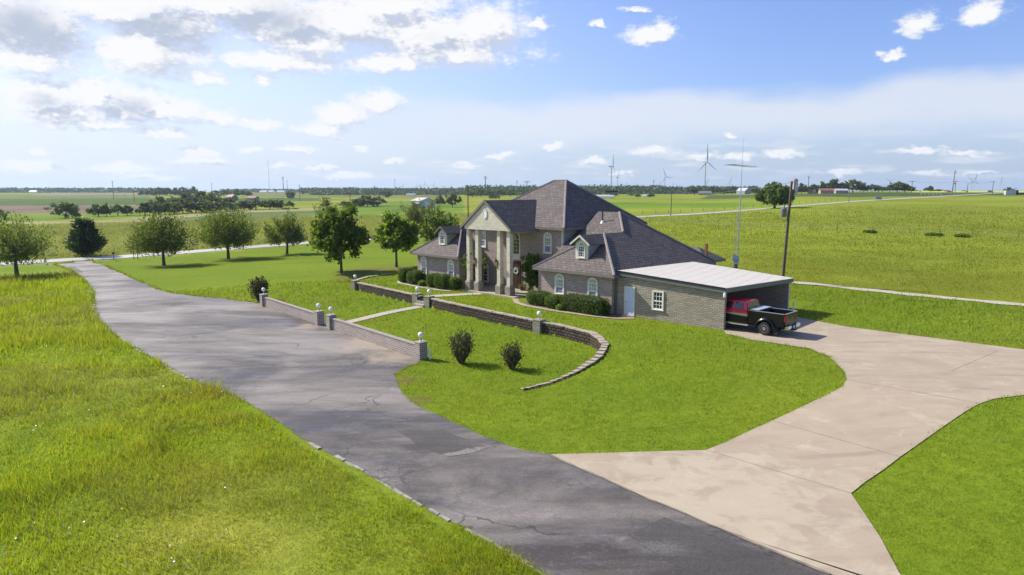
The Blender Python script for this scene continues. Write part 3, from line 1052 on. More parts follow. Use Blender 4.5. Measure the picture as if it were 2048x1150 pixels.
def window(u0, u1, z0, zt, v, arch=True, trim=.13, cols=3, parent=None, low=True, glass='glass', lowmat='screen', sashmat='white', rows=4):
    """front-facing window with trim, sash bars and panes; u0 < u1"""
    parent = parent or house
    x0, x1 = -u1, -u0
    m = MB()
    m.ring(arch_outline(x0 - trim, x1 + trim, z0 - trim * .7, zt + trim, arch), arch_outline(x0, x1, z0, zt, arch), v - .07, v + .03)
    m.box(x0 - trim - .05, x1 + trim + .05, v - .12, v - .071, z0 - trim * .9, z0 - trim * .3)
    w = m.build('window', M['cream'], parent)
    m = MB()
    s = .05
    m.ring(arch_outline(x0, x1, z0, zt, arch), arch_outline(x0 + s, x1 - s, z0 + s, zt - s, arch), v - .045, v + .02)
    r = (x1 - x0) / 2 if arch else 0
    zs = zt - r
    zm = z0 + (zs - z0) * .47
    y0, y1 = v - .035, v - .012
    if low:
        m.box(x0 + s, x1 - s, v - .05, v - .012, zm - .035, zm + .035)
    if arch:
        m.box(x0 + s, x1 - s, y0 - .004, y1, zs - .03, zs + .03)
        for k in range(1, 5):
            a = math.pi * k / 5
            m.tube([(x0 + r, v - .022, zs), (x0 + r + (r - s) * math.cos(a), v - .022, zs + (r - s) * math.sin(a))], .014, 4)
        m.ring([(x0 + r + r * .42 * math.cos(a), zs + r * .42 * math.sin(a)) for a in np.linspace(0, math.pi, 9)],
               [(x0 + r + r * .34 * math.cos(a), zs + r * .34 * math.sin(a)) for a in np.linspace(0, math.pi, 9)], y0 + .002, y1 - .001)
    for k in range(1, cols):
        x = x0 + (x1 - x0) * k / cols
        m.box(x - .012, x + .012, y0, y1, zm + .035 if low else z0 + s, (zs - .03) if arch else zt - s)
        if lowmat == 'glassdark':
            m.box(x - .012, x + .012, y0, y1, z0 + s, zm - .035)
    for k in range(1, rows):
        z = z0 + (zs - z0) * k / rows
        if low and abs(z - zm) < .12:
            continue
        if z < zm and low and lowmat != 'glassdark':
            continue
        m.box(x0 + s, x1 - s, y0 + .003, y1 + .003, z - .012, z + .012)
    m.build('sash', M[sashmat], w)
    m = MB()
    o = arch_outline(x0 + s * .5, x1 - s * .5, zm if low else z0 + s * .5, zt - s * .5, arch)
    m.prism(o, v - .008, v - .002)
    m.build('pane', M[glass], w)
    if low:
        m = MB()
        m.prism([(x0 + s * .5, z0 + s * .5), (x1 - s * .5, z0 + s * .5), (x1 - s * .5, zm - .001), (x0 + s * .5, zm - .001)], v - .010, v - .003)
        m.build('pane', M[lowmat], w)
    return w


window(13.68, 14.42, 1.05, 2.58, -.4)
window(10.33, 11.06, 1.05, 2.55, -.4)
window(32.45, 33.18, 1.05, 2.62, .5)
window(28.24, 28.98, 1.05, 2.62, .5)
window(18.72, 19.47, 3.78, 5.48, 3.8)
window(27.28, 27.95, 3.86, 5.48, 3.8)
window(26.96, 28.0, .42, 2.28, 3.8, lowmat='glassdark', cols=2, glass='glassdark')
window(22.6, 24.1, 3.36, 5.54, 3.8, cols=4, low=False, glass='glassgreen', sashmat='cream', rows=4)
hb('panel', M['cream'], house, (22.5, 24.15, 3.74, 3.8, 2.86, 3.24))
# entrance door
m = MB()
m.ring(arch_outline(-24.25, -22.45, .1, 2.72, False), arch_outline(-24.15, -22.56, .12, 2.60, False), 3.70, 3.82)
dr = m.build('entrance_door', M['wood'], house)
hb('door_leaf', M['wood'], dr, (23.37, 24.14, 3.74, 3.79, .12, 2.34), (22.57, 23.33, 3.742, 3.792, .12, 2.34), (22.57, 24.14, 3.745, 3.79, 2.36, 2.59))
m = MB()
for uc in (23.75, 22.95):
    m.prism([(-uc + .17 * math.cos(a), 1.25 + .62 * math.sin(a)) for a in np.linspace(0, 2 * math.pi, 18, endpoint=False)], 3.728, 3.739)
m.build('door_glass', M['glassgreen'], dr)
m = MB()
wr = random.Random(3)
for k in range(46):
    a = k / 46 * 2 * math.pi
    rr = .23 + wr.uniform(-.07, .07)
    x, z = -22.98 + rr * math.cos(a), 1.78 + rr * math.sin(a)
    t = wr.uniform(0, 3)
    m.tube([(x, 3.715, z), (x + .08 * math.cos(t), 3.66, z + .08 * math.sin(t))], [.045, .02], 5)
wreath = m.build('door_wreath', M['white'], None)
wreath.location = house.location
wreath.rotation_euler = house.rotation_euler
tag(wreath, 'pale flower wreath hung on the dark red entrance door', 'wreath')

# dormers
for uc, vf, sm, zt in ((12.45, .4, 'siding', 5.8), (30.75, 1.3, 'sidingcream', 5.8)):
    d = hb('dormer', M[sm], house, (uc - .6, uc + .6, vf, 3.4 if vf < 1 else 3.9, 3.3, 5.22))
    m = MB()
    m.prism([(-uc - .62, 3.72), (-uc + .62, 3.72), (-uc + .62, 5.16), (-uc, 5.63), (-uc - .62, 5.16)], vf - .06, vf + .02)
    m.build('dormer_front', M['dormercream'], d)
    m = MB()
    y1 = vf + 3.6
    m.prism([(-uc - .95, 5.11), (-uc, 5.80), (-uc + .95, 5.11), (-uc + .95, 5.01), (-uc, 5.69), (-uc - .95, 5.01)], vf - .32, y1 - .6)
    m.build('dormer_roof', M['shingle'], d)
    m = MB()
    m.prism([(-uc - .97, 5.12), (-uc, 5.83), (-uc + .97, 5.12), (-uc + .97, 4.98), (-uc, 5.66), (-uc - .97, 4.98)], vf - .37, vf - .322)
    m.build('eave_board', M['trimbrown'] if uc > 20 else M['dormercream'], d)
    window(uc - .3, uc + .3, 4.05, 5.22, vf - .06, trim=.09, lowmat='glassdark', glass='glassdark', cols=3)

# roof fittings
u, v, z = plane_hit(1205, 444, W2, (0, -.585, 1))
m = MB()
m.tube([(-u, v, z - .1), (-u, v, z + 1.0)], .06, 8)
vp = m.build('vent_pipe', M['black'], house)
m = MB()
m.lathe([(.22, -.12), (.12, .06), (.08, .12)], 10, (-u, v, z))
m.build('flashing', M['white'], vp)
for px, py in ((1329, 492), (1417, 516)):
    u, v, z = plane_hit(px, py, A, (-.67, 0, 1))
    m = MB()
    m.tube([(-u, v, z - .05), (-u, v, z + .2), (-u + .06, v, z + .28), (-u + .14, v, z + .2)], .03, 6)
    m.build('vent_hood', M['polefar'], house)
u, v, z = plane_hit(1187, 392, (16.8, 3.3, 6.05), (-.81, 0, 1))
m = MB()
m.tube([(-u, v, z - .05), (-u, v, z + .45)], .03, 6)
m.build('vent_pipe', M['polefar'], house)
m = MB()
m.box(-u + .1, -u + .5, v + 1.2, v + 3.4, z + .35, z + .52)
m.build('ridge_vent', M['shingle'], house)
m = MB()
m.box(-9.55, -9.35, 14.6, 14.8, 3.1, 4.5)
m.build('flue_pipe', M['terracotta'], house)

# carport joined to the wing
m = MB()
m.prism([(-8.88, -.8), (0, -.8), (0, 2.72), (-8.88, 3.13)], 0, .24)
cw = m.build('carport_wall', M['brick_tan'], house)
m = MB()
m.prism([(-8.3, -.8), (0, -.8), (0, 2.40), (-8.3, 2.95)], 10.3, 10.54)
m.build('carport_wall', M['brick'], house)
# lighter quoin at the free wall ends
m = MB()
ys = []
y = -.17
while y < 10.72:
    ys += [(y, 0), (y + .07, .025), (y + .13, .025), (y + .2, 0)]
    y += .34
ZC = lambda x, y: (3.33 + (2.88 - 3.33) * (x + 8.6) / 8.72) * (1 - (y + .17) / 10.9) + (3.18 + (2.54 - 3.18) * (x + 8.6) / 8.72) * ((y + .17) / 10.9)
vs, fs = [], []
XS = np.linspace(-8.62, .14, 5)
for x in XS:
    for y, h in ys:
        vs.append((x, y, ZC(x, y) + h))
n = len(ys)
top = len(vs)
for x in XS:
    for y, h in ys:
        vs.append((x, y, ZC(x, y) + h - .02))
for i in range(len(XS) - 1):
    for k in range(n - 1):
        a = i * n + k
        fs.append((a, a + n, a + n + 1, a + 1))
        fs.append((a + top, a + 1 + top, a + n + 1 + top, a + n + top))
m.add(vs, fs)
cr = m.build('carport_roof', M['metalroof'], house, fix=False)


def zslab(m, x0, y0, x1, y1, h0, h1, t):
    """sloping board under the sheet edge between two plan points"""
    d = np.array([x1 - x0, y1 - y0])
    nn = np.array([-d[1], d[0]]) / np.linalg.norm(d) * t
    q = [(x0, y0), (x1, y1), (x1 + nn[0], y1 + nn[1]), (x0 + nn[0], y0 + nn[1])]
    m.add([(a, b, ZC(a, b) + h0) for a, b in q] + [(a, b, ZC(a, b) + h1) for a, b in q],
          [(0, 1, 5, 4), (1, 2, 6, 5), (2, 3, 7, 6), (3, 0, 4, 7), (4, 5, 6, 7), (3, 2, 1, 0)])


m = MB()
zslab(m, -8.64, -.20, .10, -.20, -.33, .015, .06)
zslab(m, .17, -.20, .17, 10.78, -.30, -.005, .06)
zslab(m, .10, 10.72, -8.5, 10.72, -.25, -.005, .05)
m.build('fascia', M['trimgrey'], cr)
m = MB()
zslab(m, -8.64, -.24, .10, -.24, -.10, .03, .035)
m.build('gutter', M['black'], cr)
m = MB()
for y in np.arange(1.2, 10, 1.6):
    zslab(m, -8.3, y, .05, y, -.20, -.04, .08)
m.build('rafter', M['trimgrey'], cr)
m = MB()
m.lathe([(.02, .16), (.07, .12), (.09, 0), (.085, -.14), (.03, -.17)], 10, (.10, -.26, 2.44))
m.build('flood_lamp', M['white'], cr)
m = MB()
m.tube([(.02, 10.42, -.3), (.02, 10.42, 2.4)], .04, 6)
m.build('downspout', M['white'], house)
# side door and window of the carport wall
m = MB()
m.ring(arch_outline(-8.02, -7.1, .05, 2.22, False), arch_outline(-7.92, -7.2, .07, 2.12, False), -.05, .03)
cd = m.build('side_door', M['cream'], house)
m = MB()
m.box(-7.92, -7.2, -.02, -.005, .07, 2.12)
for z0, z1 in ((.22, .9), (1.05, 2.0)):
    for x0, x1 in ((-7.84, -7.60), (-7.52, -7.28)):
        m.box(x0, x1, -.028, -.021, z0, z1)
m.build('door_leaf', M['doorblue'], cd)
m = MB()
m.lathe([(.0, -.09), (.035, -.08), (.035, -.05), (.012, -.045), (.012, -.02)], 8, (-7.85, 0, 1.05), 'y')
m.build('door_handle', M['black'], cd)
window(4.72, 5.5, .82, 2.06, 0, arch=False, trim=.09, cols=3, lowmat='glassdark', glass='glassdark', rows=4)
# pale window in the back of the carport
m = MB()
m.box(-8.89, -8.84, 1.5, 2.9, 1.7, 2.6)
m.build('window', M['screen'], house)

# ------------------------------------------------------------------ garden walls and globe lamps


def shift(m, bx, by, bz):
    m.v = [(x - bx, y - by, z - bz) for x, y, z in m.v]
    return m


def pillar(parent, base, x, y, z0, z1, half, rot, mat):
    m = MB()
    m.box(-half, half, -half, half, z0 - .4, z1 - .07)
    m.box(-half - .025, half + .025, -half - .025, half + .025, z1 - .068, z1)
    c, s_ = math.cos(rot), math.sin(rot)
    m.v = [(x + a * c - b * s_ - base[0], y + a * s_ + b * c - base[1], q - base[2]) for a, b, q in m.v]
    return m.build('pillar', mat, parent)


def lamp(x, y, z, label, tilt=0.0):
    t = thing('globe_lamp', label, 'lamp', (x, y, z), 0, 'white globe lamps on the garden wall pillars')
    m = MB()
    m.lathe([(.09, 0), (.09, .02), (.035, .05), (.03, .20), (.06, .22), (.06, .25)], 10)
    m.build('post', M['steel'], t, smooth=False)
    m = MB()
    pr = [(.17 * math.sin(a), .41 - .17 * math.cos(a)) for a in np.linspace(.35, math.pi - .02, 12)]
    m.lathe(pr, 18)
    m.build('globe', M['globe'], t, smooth=True)
    t.rotation_euler = (tilt, 0, 0)
    return t


def retaining(label, path, pillars):
    """curved block wall along u, v points; the cap follows the higher ground"""
    pts = [np.array(uv2w(*p)) for p in path]
    pts = [np.array(p) for p in lerp_pts([tuple(p) for p in pts], .42)]
    bx, by = pts[len(pts) // 2]
    base = (bx, by, tz(bx, by))
    t = thing('retaining_wall', label, 'wall', base)
    face, cap = MB(), MB()
    sec, r = [], random.Random(len(pts))
    for i, p in enumerate(pts):
        a, b = pts[max(0, i - 1)], pts[min(len(pts) - 1, i + 1)]
        tv = (b - a) / np.linalg.norm(b - a)
        n = np.array([-tv[1], tv[0]])
        za, zb = tz(*(p + n * .5)), tz(*(p - n * .5))
        if za > zb:
            n, za, zb = -n, zb, za
        sec.append((p, n, za, zb))
    vs = []
    for p, n, za, zb in sec:
        o, q = p + n * .16, p - n * .22
        zt = zb + .03
        vs += [(*o, za - .3), (*o, zt), (*q, zt), (*q, za - .3)]
    fs = []
    for i in range(len(sec) - 1):
        for k in range(4):
            fs.append((4 * i + k, 4 * i + (k + 1) % 4, 4 * i + 4 + (k + 1) % 4, 4 * i + 4 + k))
    fs += [(0, 1, 2, 3), (4 * len(sec) - 4, 4 * len(sec) - 1, 4 * len(sec) - 2, 4 * len(sec) - 3)]
    shift(face.add(vs, fs), *base).build('block_face', M['block'], t)
    for i in range(len(sec) - 1):
        (p, n, _, z0), (q, n2, _, z1) = sec[i], sec[i + 1]
        d = (q - p)
        g = d * .02
        tp = min(1, max(.45, (z0 - sec[i][2]) / .45))
        w0, w1 = .20 * tp + r.uniform(-.03, .03), -.25 * tp + r.uniform(-.04, .04)
        zz = (z0 + z1) / 2 + .035
        A_, B_ = p + g, q - g
        c4 = [A_ + n * w0, B_ + n2 * w0, B_ + n2 * w1, A_ + n * w1]
        h = .085 * (.4 + .6 * tp) + r.uniform(-.015, .012)
        cap.add([(*c, zz) for c in c4] + [(*c, zz + h) for c in c4], [(3, 2, 1, 0), (4, 5, 6, 7), (0, 1, 5, 4), (1, 2, 6, 5), (2, 3, 7, 6), (3, 0, 4, 7)])
    shift(cap, *base).build('cap_stone', M['cap'], t, bevel=.012)
    for (pu, pv, lab) in pillars:
        x, y = uv2w(pu, pv)
        z1 = .24
        pillar(t, base, x, y, -.8, z1, .33, ROTZ + .05, M['brick_tan'])
        lamp(x, y, z1, lab)
    return t


retaining('long curved retaining wall of dark blocks right of the walkway', [(24.55, -5.4)] + WALL[6:],
          [(24.6, -5.42, 'globe lamp on the retaining wall pillar just right of the walkway steps'),
           (10.65, -6.6, 'globe lamp on the lone pillar where the retaining wall begins to curve')])
retaining('retaining wall of dark blocks left of the walkway, curving back to the lawn', WALL[:6] + [(26.5, -5.2)],
          [(26.55, -5.2, 'globe lamp on the retaining wall pillar just left of the walkway steps'),
           (38.2, -4.2, 'farthest globe lamp, at the left corner of the retaining wall')])


def brickwall(label, a, b, la, lb):
    ax, ay = uv2w(*a)
    bx, by = uv2w(*b)
    L = math.hypot(bx - ax, by - ay)
    rot = math.atan2(by - ay, bx - ax)
    za, zb = tz(ax, ay), tz(bx, by)
    zt = -.12
    t = thing('brick_wall', label, 'wall', (ax, ay, za), rot)
    m = MB()
    m.box(.3, L - .3, -.11, .11, -.4, zt - za - .08)
    m.build('wall_panel', M['brick_wall'], t)
    m = MB()
    k = .3
    while k < L - .32:
        m.box(k + .004, min(k + .088, L - .3), -.145, .145, zt - za - .078, zt - za)
        k += .092
    m.build('coping', M['brick_wall'], t)
    for dx, lab in ((0, la), (L, lb)):
        m = MB()
        m.box(dx - .28, dx + .28, -.28, .28, -.4, .10 - za - .07)
        m.box(dx - .305, dx + .305, -.305, .305, .10 - za - .068, .10 - za)
        m.build('pillar', M['brick_wall'], t)
        lamp(ax + math.cos(rot) * dx, ay + math.sin(rot) * dx, .10, lab)
    return t


brickwall('low brick wall along the driveway, left of the walkway', (36.8, -14.55), (25.55, -15.45),
          'globe lamp on the far left pillar, beside a dark shrub', 'globe lamp on the driveway pillar just left of the walkway gap')
brickwall('low brick wall along the driveway, right of the walkway', (23.5, -15.6), (11.45, -16.5),
          'globe lamp on the driveway pillar just right of the walkway gap', 'nearest globe lamp, on the pillar with a white pipe beside it')
# white pipes standing in the grass
for (pu, pv, h, lab) in ((11.0, -16.15, .62, 'short white pipe standing beside the nearest brick pillar'), (-1.2, 8.5, 1.05, 'white pipe post standing at the open corner of the carport')):
    x, y = uv2w(pu, pv)
    m = MB()
    m.lathe([(.055, -.2), (.055, h - .12), (.075, h - .11), (.075, h)], 12)
    o = m.build('pipe_post', M['white'], None, loc=(x, y, tz(x, y)))
    tag(o, lab, 'post')
# steps in the gap of the retaining wall
m = MB()
for k in range(3):
    u0, v0 = 25.57, -5.75 + k * .36
    x, y = uv2w(u0, v0)
    c, s_ = math.cos(ROTZ + .05), math.sin(ROTZ + .05)
    q = MB().box(-.66, .66, -.18, .18, -1.0, -.56 + k * .24)
    m.add([(x + a * c - b * s_, y + a * s_ + b * c, z) for a, b, z in q.v], q.f)
tag(m.build('garden_steps', M['concpale'], None), 'short flight of concrete steps between the two retaining wall pillars', 'steps')

# ------------------------------------------------------------------ plants
M['leaf_oak'] = leafmat('oak_leaf', (.075, .135, .018), (.21, .295, .042), .48)
M['leaf_live'] = leafmat('live_oak_leaf', (.075, .112, .032), (.22, .28, .08), .45)
M['leaf_mesq'] = leafmat('feathery_leaf', (.10, .135, .035), (.17, .20, .06), .4)
M['leaf_cedar'] = leafmat('cedar_leaf', (.026, .058, .022), (.065, .11, .032), .2)
M['leaf_light'] = leafmat('light_leaf', (.12, .21, .025), (.21, .30, .045), .45)
M['leaf_far'] = leafmat('far_leaf', (.06, .10, .02), (.16, .21, .045), .38)
M['leaf_hedge'] = leafmat('hedge_leaf', (.055, .105, .012), (.17, .25, .026), .38)
M['leaf_shrub'] = leafmat('dark_shrub_leaf', (.05, .055, .024), (.11, .11, .045), .3)
M['bark'] = plain('tree_bark', (.085, .065, .05), .95, var=.35, scale=6)
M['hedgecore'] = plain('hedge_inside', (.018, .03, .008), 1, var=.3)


def leafmesh(name, c, d, L, W, mat):
    """one diamond face per leaf: centres, long axes, lengths, widths"""
    n = len(c)
    d = d / (np.linalg.norm(d, axis=1, keepdims=True) + 1e-9)
    w = np.cross(d, NP.normal(size=(n, 3)))
    w /= np.linalg.norm(w, axis=1, keepdims=True) + 1e-9
    L = np.broadcast_to(np.asarray(L, float), (n,))[:, None] / 2
    W = np.broadcast_to(np.asarray(W, float), (n,))[:, None] / 2
    v = np.stack([c - d * L, c + w * W, c + d * L, c - w * W], 1).reshape(-1, 3)
    return quadmesh(name, v, mat)


def quadmesh(name, v, mat, k=4):
    n = len(v) // k
    me = bpy.data.meshes.new(name)
    me.vertices.add(len(v))
    me.vertices.foreach_set('co', v.astype(np.float32).ravel())
    me.loops.add(n * k)
    me.loops.foreach_set('vertex_index', np.arange(n * k, dtype=np.int32))
    me.polygons.add(n)
    me.polygons.foreach_set('loop_start', np.arange(0, n * k, k, dtype=np.int32))
    me.update()
    me.materials.append(mat)
    return me


def sphere_dirs(n, zmin=-1.0):
    z = NP.uniform(zmin, 1, n)
    a = NP.uniform(0, 2 * math.pi, n)
    r = np.sqrt(1 - z * z)
    return np.stack([r * np.cos(a), r * np.sin(a), z], 1)


def crown(style, h, r, th, nc, nl, leaf):
    """leaf centres, axes and clump centres of one crown; base at the origin"""
    ch = h - th
    if style == 'cedar':
        t = NP.random(nc) ** .9
        a = NP.uniform(0, 6.283, nc)
        rad = r * (1 - t) ** .75 * NP.uniform(.35, 1.15, nc) * np.where(t < .15, .7, 1)
        cc = np.stack([rad * np.cos(a), rad * np.sin(a), th + ch * t * .97], 1)
        ax = np.stack([np.cos(a), np.sin(a), NP.uniform(.5, 1.1, nc)], 1)
        sg = np.stack([.09 * r * np.ones(nc)] * 3, 1)
        stretch = .34 * r
    else:
        d = sphere_dirs(nc, -.75 if style != 'vase' else -.42)
        rho = NP.uniform(.2, 1, nc) ** .5
        lob = 1 + .24 * np.sin(d[:, 0] * 4 + NP.uniform(0, 6)) * np.cos(d[:, 1] * 5 + NP.uniform(0, 6)) + .17 * np.sin(d[:, 2] * 7 + d[:, 0] * 6 + NP.uniform(0, 6))
        rho = rho * lob * NP.uniform(.88, 1.08, nc)
        if style == 'vase':
            cz = th + ch * .26
            cc = np.stack([d[:, 0] * r * rho, d[:, 1] * r * rho, cz + np.where(d[:, 2] > 0, d[:, 2] * (h - cz), d[:, 2] * (cz - th) * 1.6) * rho], 1)
            stretch = .26 * r
        elif style == 'oval':
            cz = th + ch * .42
            pw = np.where(d[:, 2] > 0, 1 - .30 * d[:, 2], 1)
            cc = np.stack([d[:, 0] * r * rho * pw, d[:, 1] * r * rho * pw, cz + np.where(d[:, 2] > 0, d[:, 2] * (h - cz), d[:, 2] * (cz - th)) * rho], 1)
            stretch = .05 * r
        else:
            cz = th + ch * .45
            cc = np.stack([d[:, 0] * r * rho, d[:, 1] * r * rho, cz + d[:, 2] * ch * .55 * rho], 1)
            stretch = .08 * r
        ax = cc - np.array([0, 0, th * .8])
        ax = ax / (np.linalg.norm(ax, axis=1, keepdims=True) + 1e-9) + np.array([0, 0, .35])
        k = .09 if style != 'vase' else .07
        sg = np.full((nc, 3), k * r)
    i = NP.integers(0, nc, nl)
    c = cc[i] + NP.normal(size=(nl, 3)) * sg[i] + ax[i] * NP.uniform(-1, 1, (nl, 1)) * stretch
    dr = ax[i] * (1.2 if style in ('vase', 'cedar') else .25) + NP.normal(size=(nl, 3)) * .55
    L = leaf * NP.uniform(.7, 1.4, nl)
    return c, dr, L, cc


def trunk(h, r, th, cc, n, rad, lean=0.0, stems=1, seg=6):
    m = MB()
    rr = random.Random(int(h * 1000))
    lx, ly = rr.uniform(-1, 1) * lean, rr.uniform(-1, 1) * lean
    top = Vector((lx, ly, th + (h - th) * .12))
    m.tube([(0, 0, -.15), (0, 0, .05), (lx * .4, ly * .4, th * .5), top], [rad * 1.5, rad * 1.15, rad * .9, rad * .75], 8)
    idx = list(range(len(cc)))
    rr.shuffle(idx)
    for k in idx[:n]:
        p = Vector(cc[k])
        m.tube([top * rr.uniform(.82, 1.0), top.lerp(p, .45) + Vector((0, 0, .06 * h)) * rr.uniform(-.2, .6), p], [rad * .45, rad * .25, rad * .07], 5, cap=False)
    return m


def make_tree(name, label, cat, style, x, y, h, r, th, mat, nc=90, nl=3500, leaf=.28, asp=.5, rad=.16, limbs=26, lean=0, group=None, z=None):
    t = thing(name, label, cat, (x, y, tz(x, y) if z is None else z), RNG.uniform(0, 6), group)
    c, dr, L, cc = crown(style, h, r, th, nc, nl, leaf)
    tr = trunk(h, r, th, cc, limbs, rad, lean).build('trunk', M['bark'], t, fix=False)
    o = bpy.data.objects.new('crown', leafmesh('crown', c, dr, L, L * asp, M[mat]))
    COL.objects.link(o)
    o.parent = t
    return t


def pxtree(name, label, style, px, base, wpx, top, mat, th=.25, cat='tree', **kw):
    x, y = at(px, base)
    d = y * CP + (CH - tz(x, y)) * SP
    h = (base - top) * d / F * 1.02
    r = wpx / 2 * d / F * (.94 if style == 'vase' else .95)
    return make_tree(name, label, cat, style, x, y, h, r, h * th, mat, **kw)


G1 = 'trees standing on the front lawn'
pxtree('live_oak', 'grey green spreading tree alone at the left edge, left of the driveway', 'vase', 34, 553, 138, 445, 'leaf_live', .28, nc=190, nl=8200, leaf=.34, asp=.40, rad=.27, limbs=45, group=G1)
pxtree('live_oak', 'spreading tree nearest the driveway entrance, beside the two-post sign', 'vase', 328, 531, 122, 440, 'leaf_live', .28, nc=190, nl=9000, leaf=.34, asp=.42, rad=.25, limbs=40, group=G1)
pxtree('live_oak', 'tallest of the spreading lawn trees beside the road', 'vase', 457, 518, 122, 429, 'leaf_live', .28, nc=200, nl=10000, leaf=.35, asp=.42, rad=.26, limbs=40, group=G1)
pxtree('live_oak', 'smallest spreading lawn tree with a leaning trunk, just left of the big oak', 'vase', 574, 508, 76, 438, 'leaf_live', .28, nc=130, nl=6000, leaf=.34, asp=.42, rad=.22, limbs=36, lean=.9, group=G1)
pxtree('cedar_tree', 'dark ragged cedar standing beyond the road junction', 'cedar', 173, 512, 62, 448, 'leaf_cedar', .16, nc=170, nl=9000, leaf=.62, asp=.3, rad=.3, limbs=20)
pxtree('oak_tree', 'large dense dark green oak on the lawn', 'oval', 683, 546, 116, 421, 'leaf_oak', .2, nc=95, nl=7800, leaf=.42, asp=.75, rad=.17, limbs=40, group=G1)
pxtree('oak_tree', 'second dense green oak on the lawn, between the big oak and the house', 'oval', 793, 534, 92, 428, 'leaf_oak', .25, nc=75, nl=5800, leaf=.42, asp=.75, rad=.17, limbs=36, group=G1)
pxtree('feathery_tree', 'thin feathery grey green tree behind the big oak across the road', 'vase', 664, 474, 70, 404, 'leaf_mesq', .1, nc=60, nl=1500, leaf=.6, asp=.25, rad=.2, limbs=40)
pxtree('feathery_tree', 'wide round feathery bush across the road in front of the metal barn', 'vase', 852, 461, 84, 411, 'leaf_mesq', .05, nc=120, nl=7000, leaf=.8, asp=.22, rad=.2, limbs=50)
pxtree('leafy_tree', 'bright light green leafy tree behind the left dormer', 'bushy', 880, 505, 84, 428, 'leaf_light', .1, nc=70, nl=2600, leaf=.5, asp=.7, rad=.15, limbs=20)
pxtree('pecan_tree', 'round leafy green tree beside the gravel road at the right', 'oval', 1549, 416.5, 66, 369, 'leaf_oak', .15, nc=110, nl=8500, leaf=1.2, asp=.75, rad=.5, limbs=30)


def shrub(label, px, base, wpx, top, mat='leaf_shrub', nstem=26, nl=1500, leaf=.12, spread=1.0, name='fan_shrub'):
    x, y = at(px, base)
    d = y * CP + (CH - tz(x, y)) * SP
    h = (base - top) * d / F * 1.05
    r = wpx / 2 * d / F
    t = thing(name, label, 'shrub', (x, y, tz(x, y)), 0)
    m = MB()
    C_, D_, L_ = [], [], []
    rr = random.Random(px)
    for k in range(nstem):
        a = rr.uniform(0, 6.283)
        q = rr.random() ** .6
        tip = Vector((math.cos(a) * r * q * spread * 1.08, math.sin(a) * r * q * spread * 1.08, h * rr.uniform(.72, 1.03) * (1 - .22 * q)))
        b0 = Vector((math.cos(a) * .12, math.sin(a) * .12, 0))
        mid = b0.lerp(tip, .5) + Vector((math.cos(a), math.sin(a), 0)) * r * .12
        m.tube([b0, mid, tip], [.022, .014, .005], 4, cap=False)
        for j in range(nl // nstem):
            s_ = .22 + .78 * rr.random() ** .8
            p = b0.lerp(mid, s_ * 2) if s_ < .5 else mid.lerp(tip, s_ * 2 - 1)
            f = .10 + .05 * r
            C_.append(p + Vector((rr.gauss(0, f), rr.gauss(0, f), rr.gauss(0, f))))
            D_.append((tip - b0).normalized() + Vector((rr.gauss(0, .5), rr.gauss(0, .5), rr.gauss(0, .4))))
            L_.append(leaf * rr.uniform(.7, 1.5))
    m.build('stems', M['bark'], t, fix=False)
    L_ = np.array(L_)
    o = bpy.data.objects.new('foliage', leafmesh('foliage', np.array(C_), np.array(D_), L_, L_ * .55, M[mat]))
    COL.objects.link(o)
    o.parent = t
    return t


shrub('dark fan-shaped shrub behind the far left end of the brick wall', 519, 603, 36, 549, nl=1500, leaf=.17, nstem=40)
shrub('taller of the two dark fan-shaped shrubs on the lower lawn', 923, 727, 48, 655, nl=1150, leaf=.13, nstem=52)
shrub('shorter dark fan-shaped shrub on the lower lawn near the curved wall', 1024, 738, 40, 684, nl=1150, leaf=.12, nstem=46)
shrub('loose light green shrub behind the left pair of porch columns', 948, 578, 52, 487, 'leaf_light', 16, 420, .24, 1.0, 'loose_shrub')
pxtree('small_tree', 'small dense upright evergreen against the front wall right of the entrance', 'bushy', 1066, 588, 46, 511, 'leaf_oak', .12, nc=110, nl=7000, leaf=.17, asp=.55, rad=.06, limbs=22)


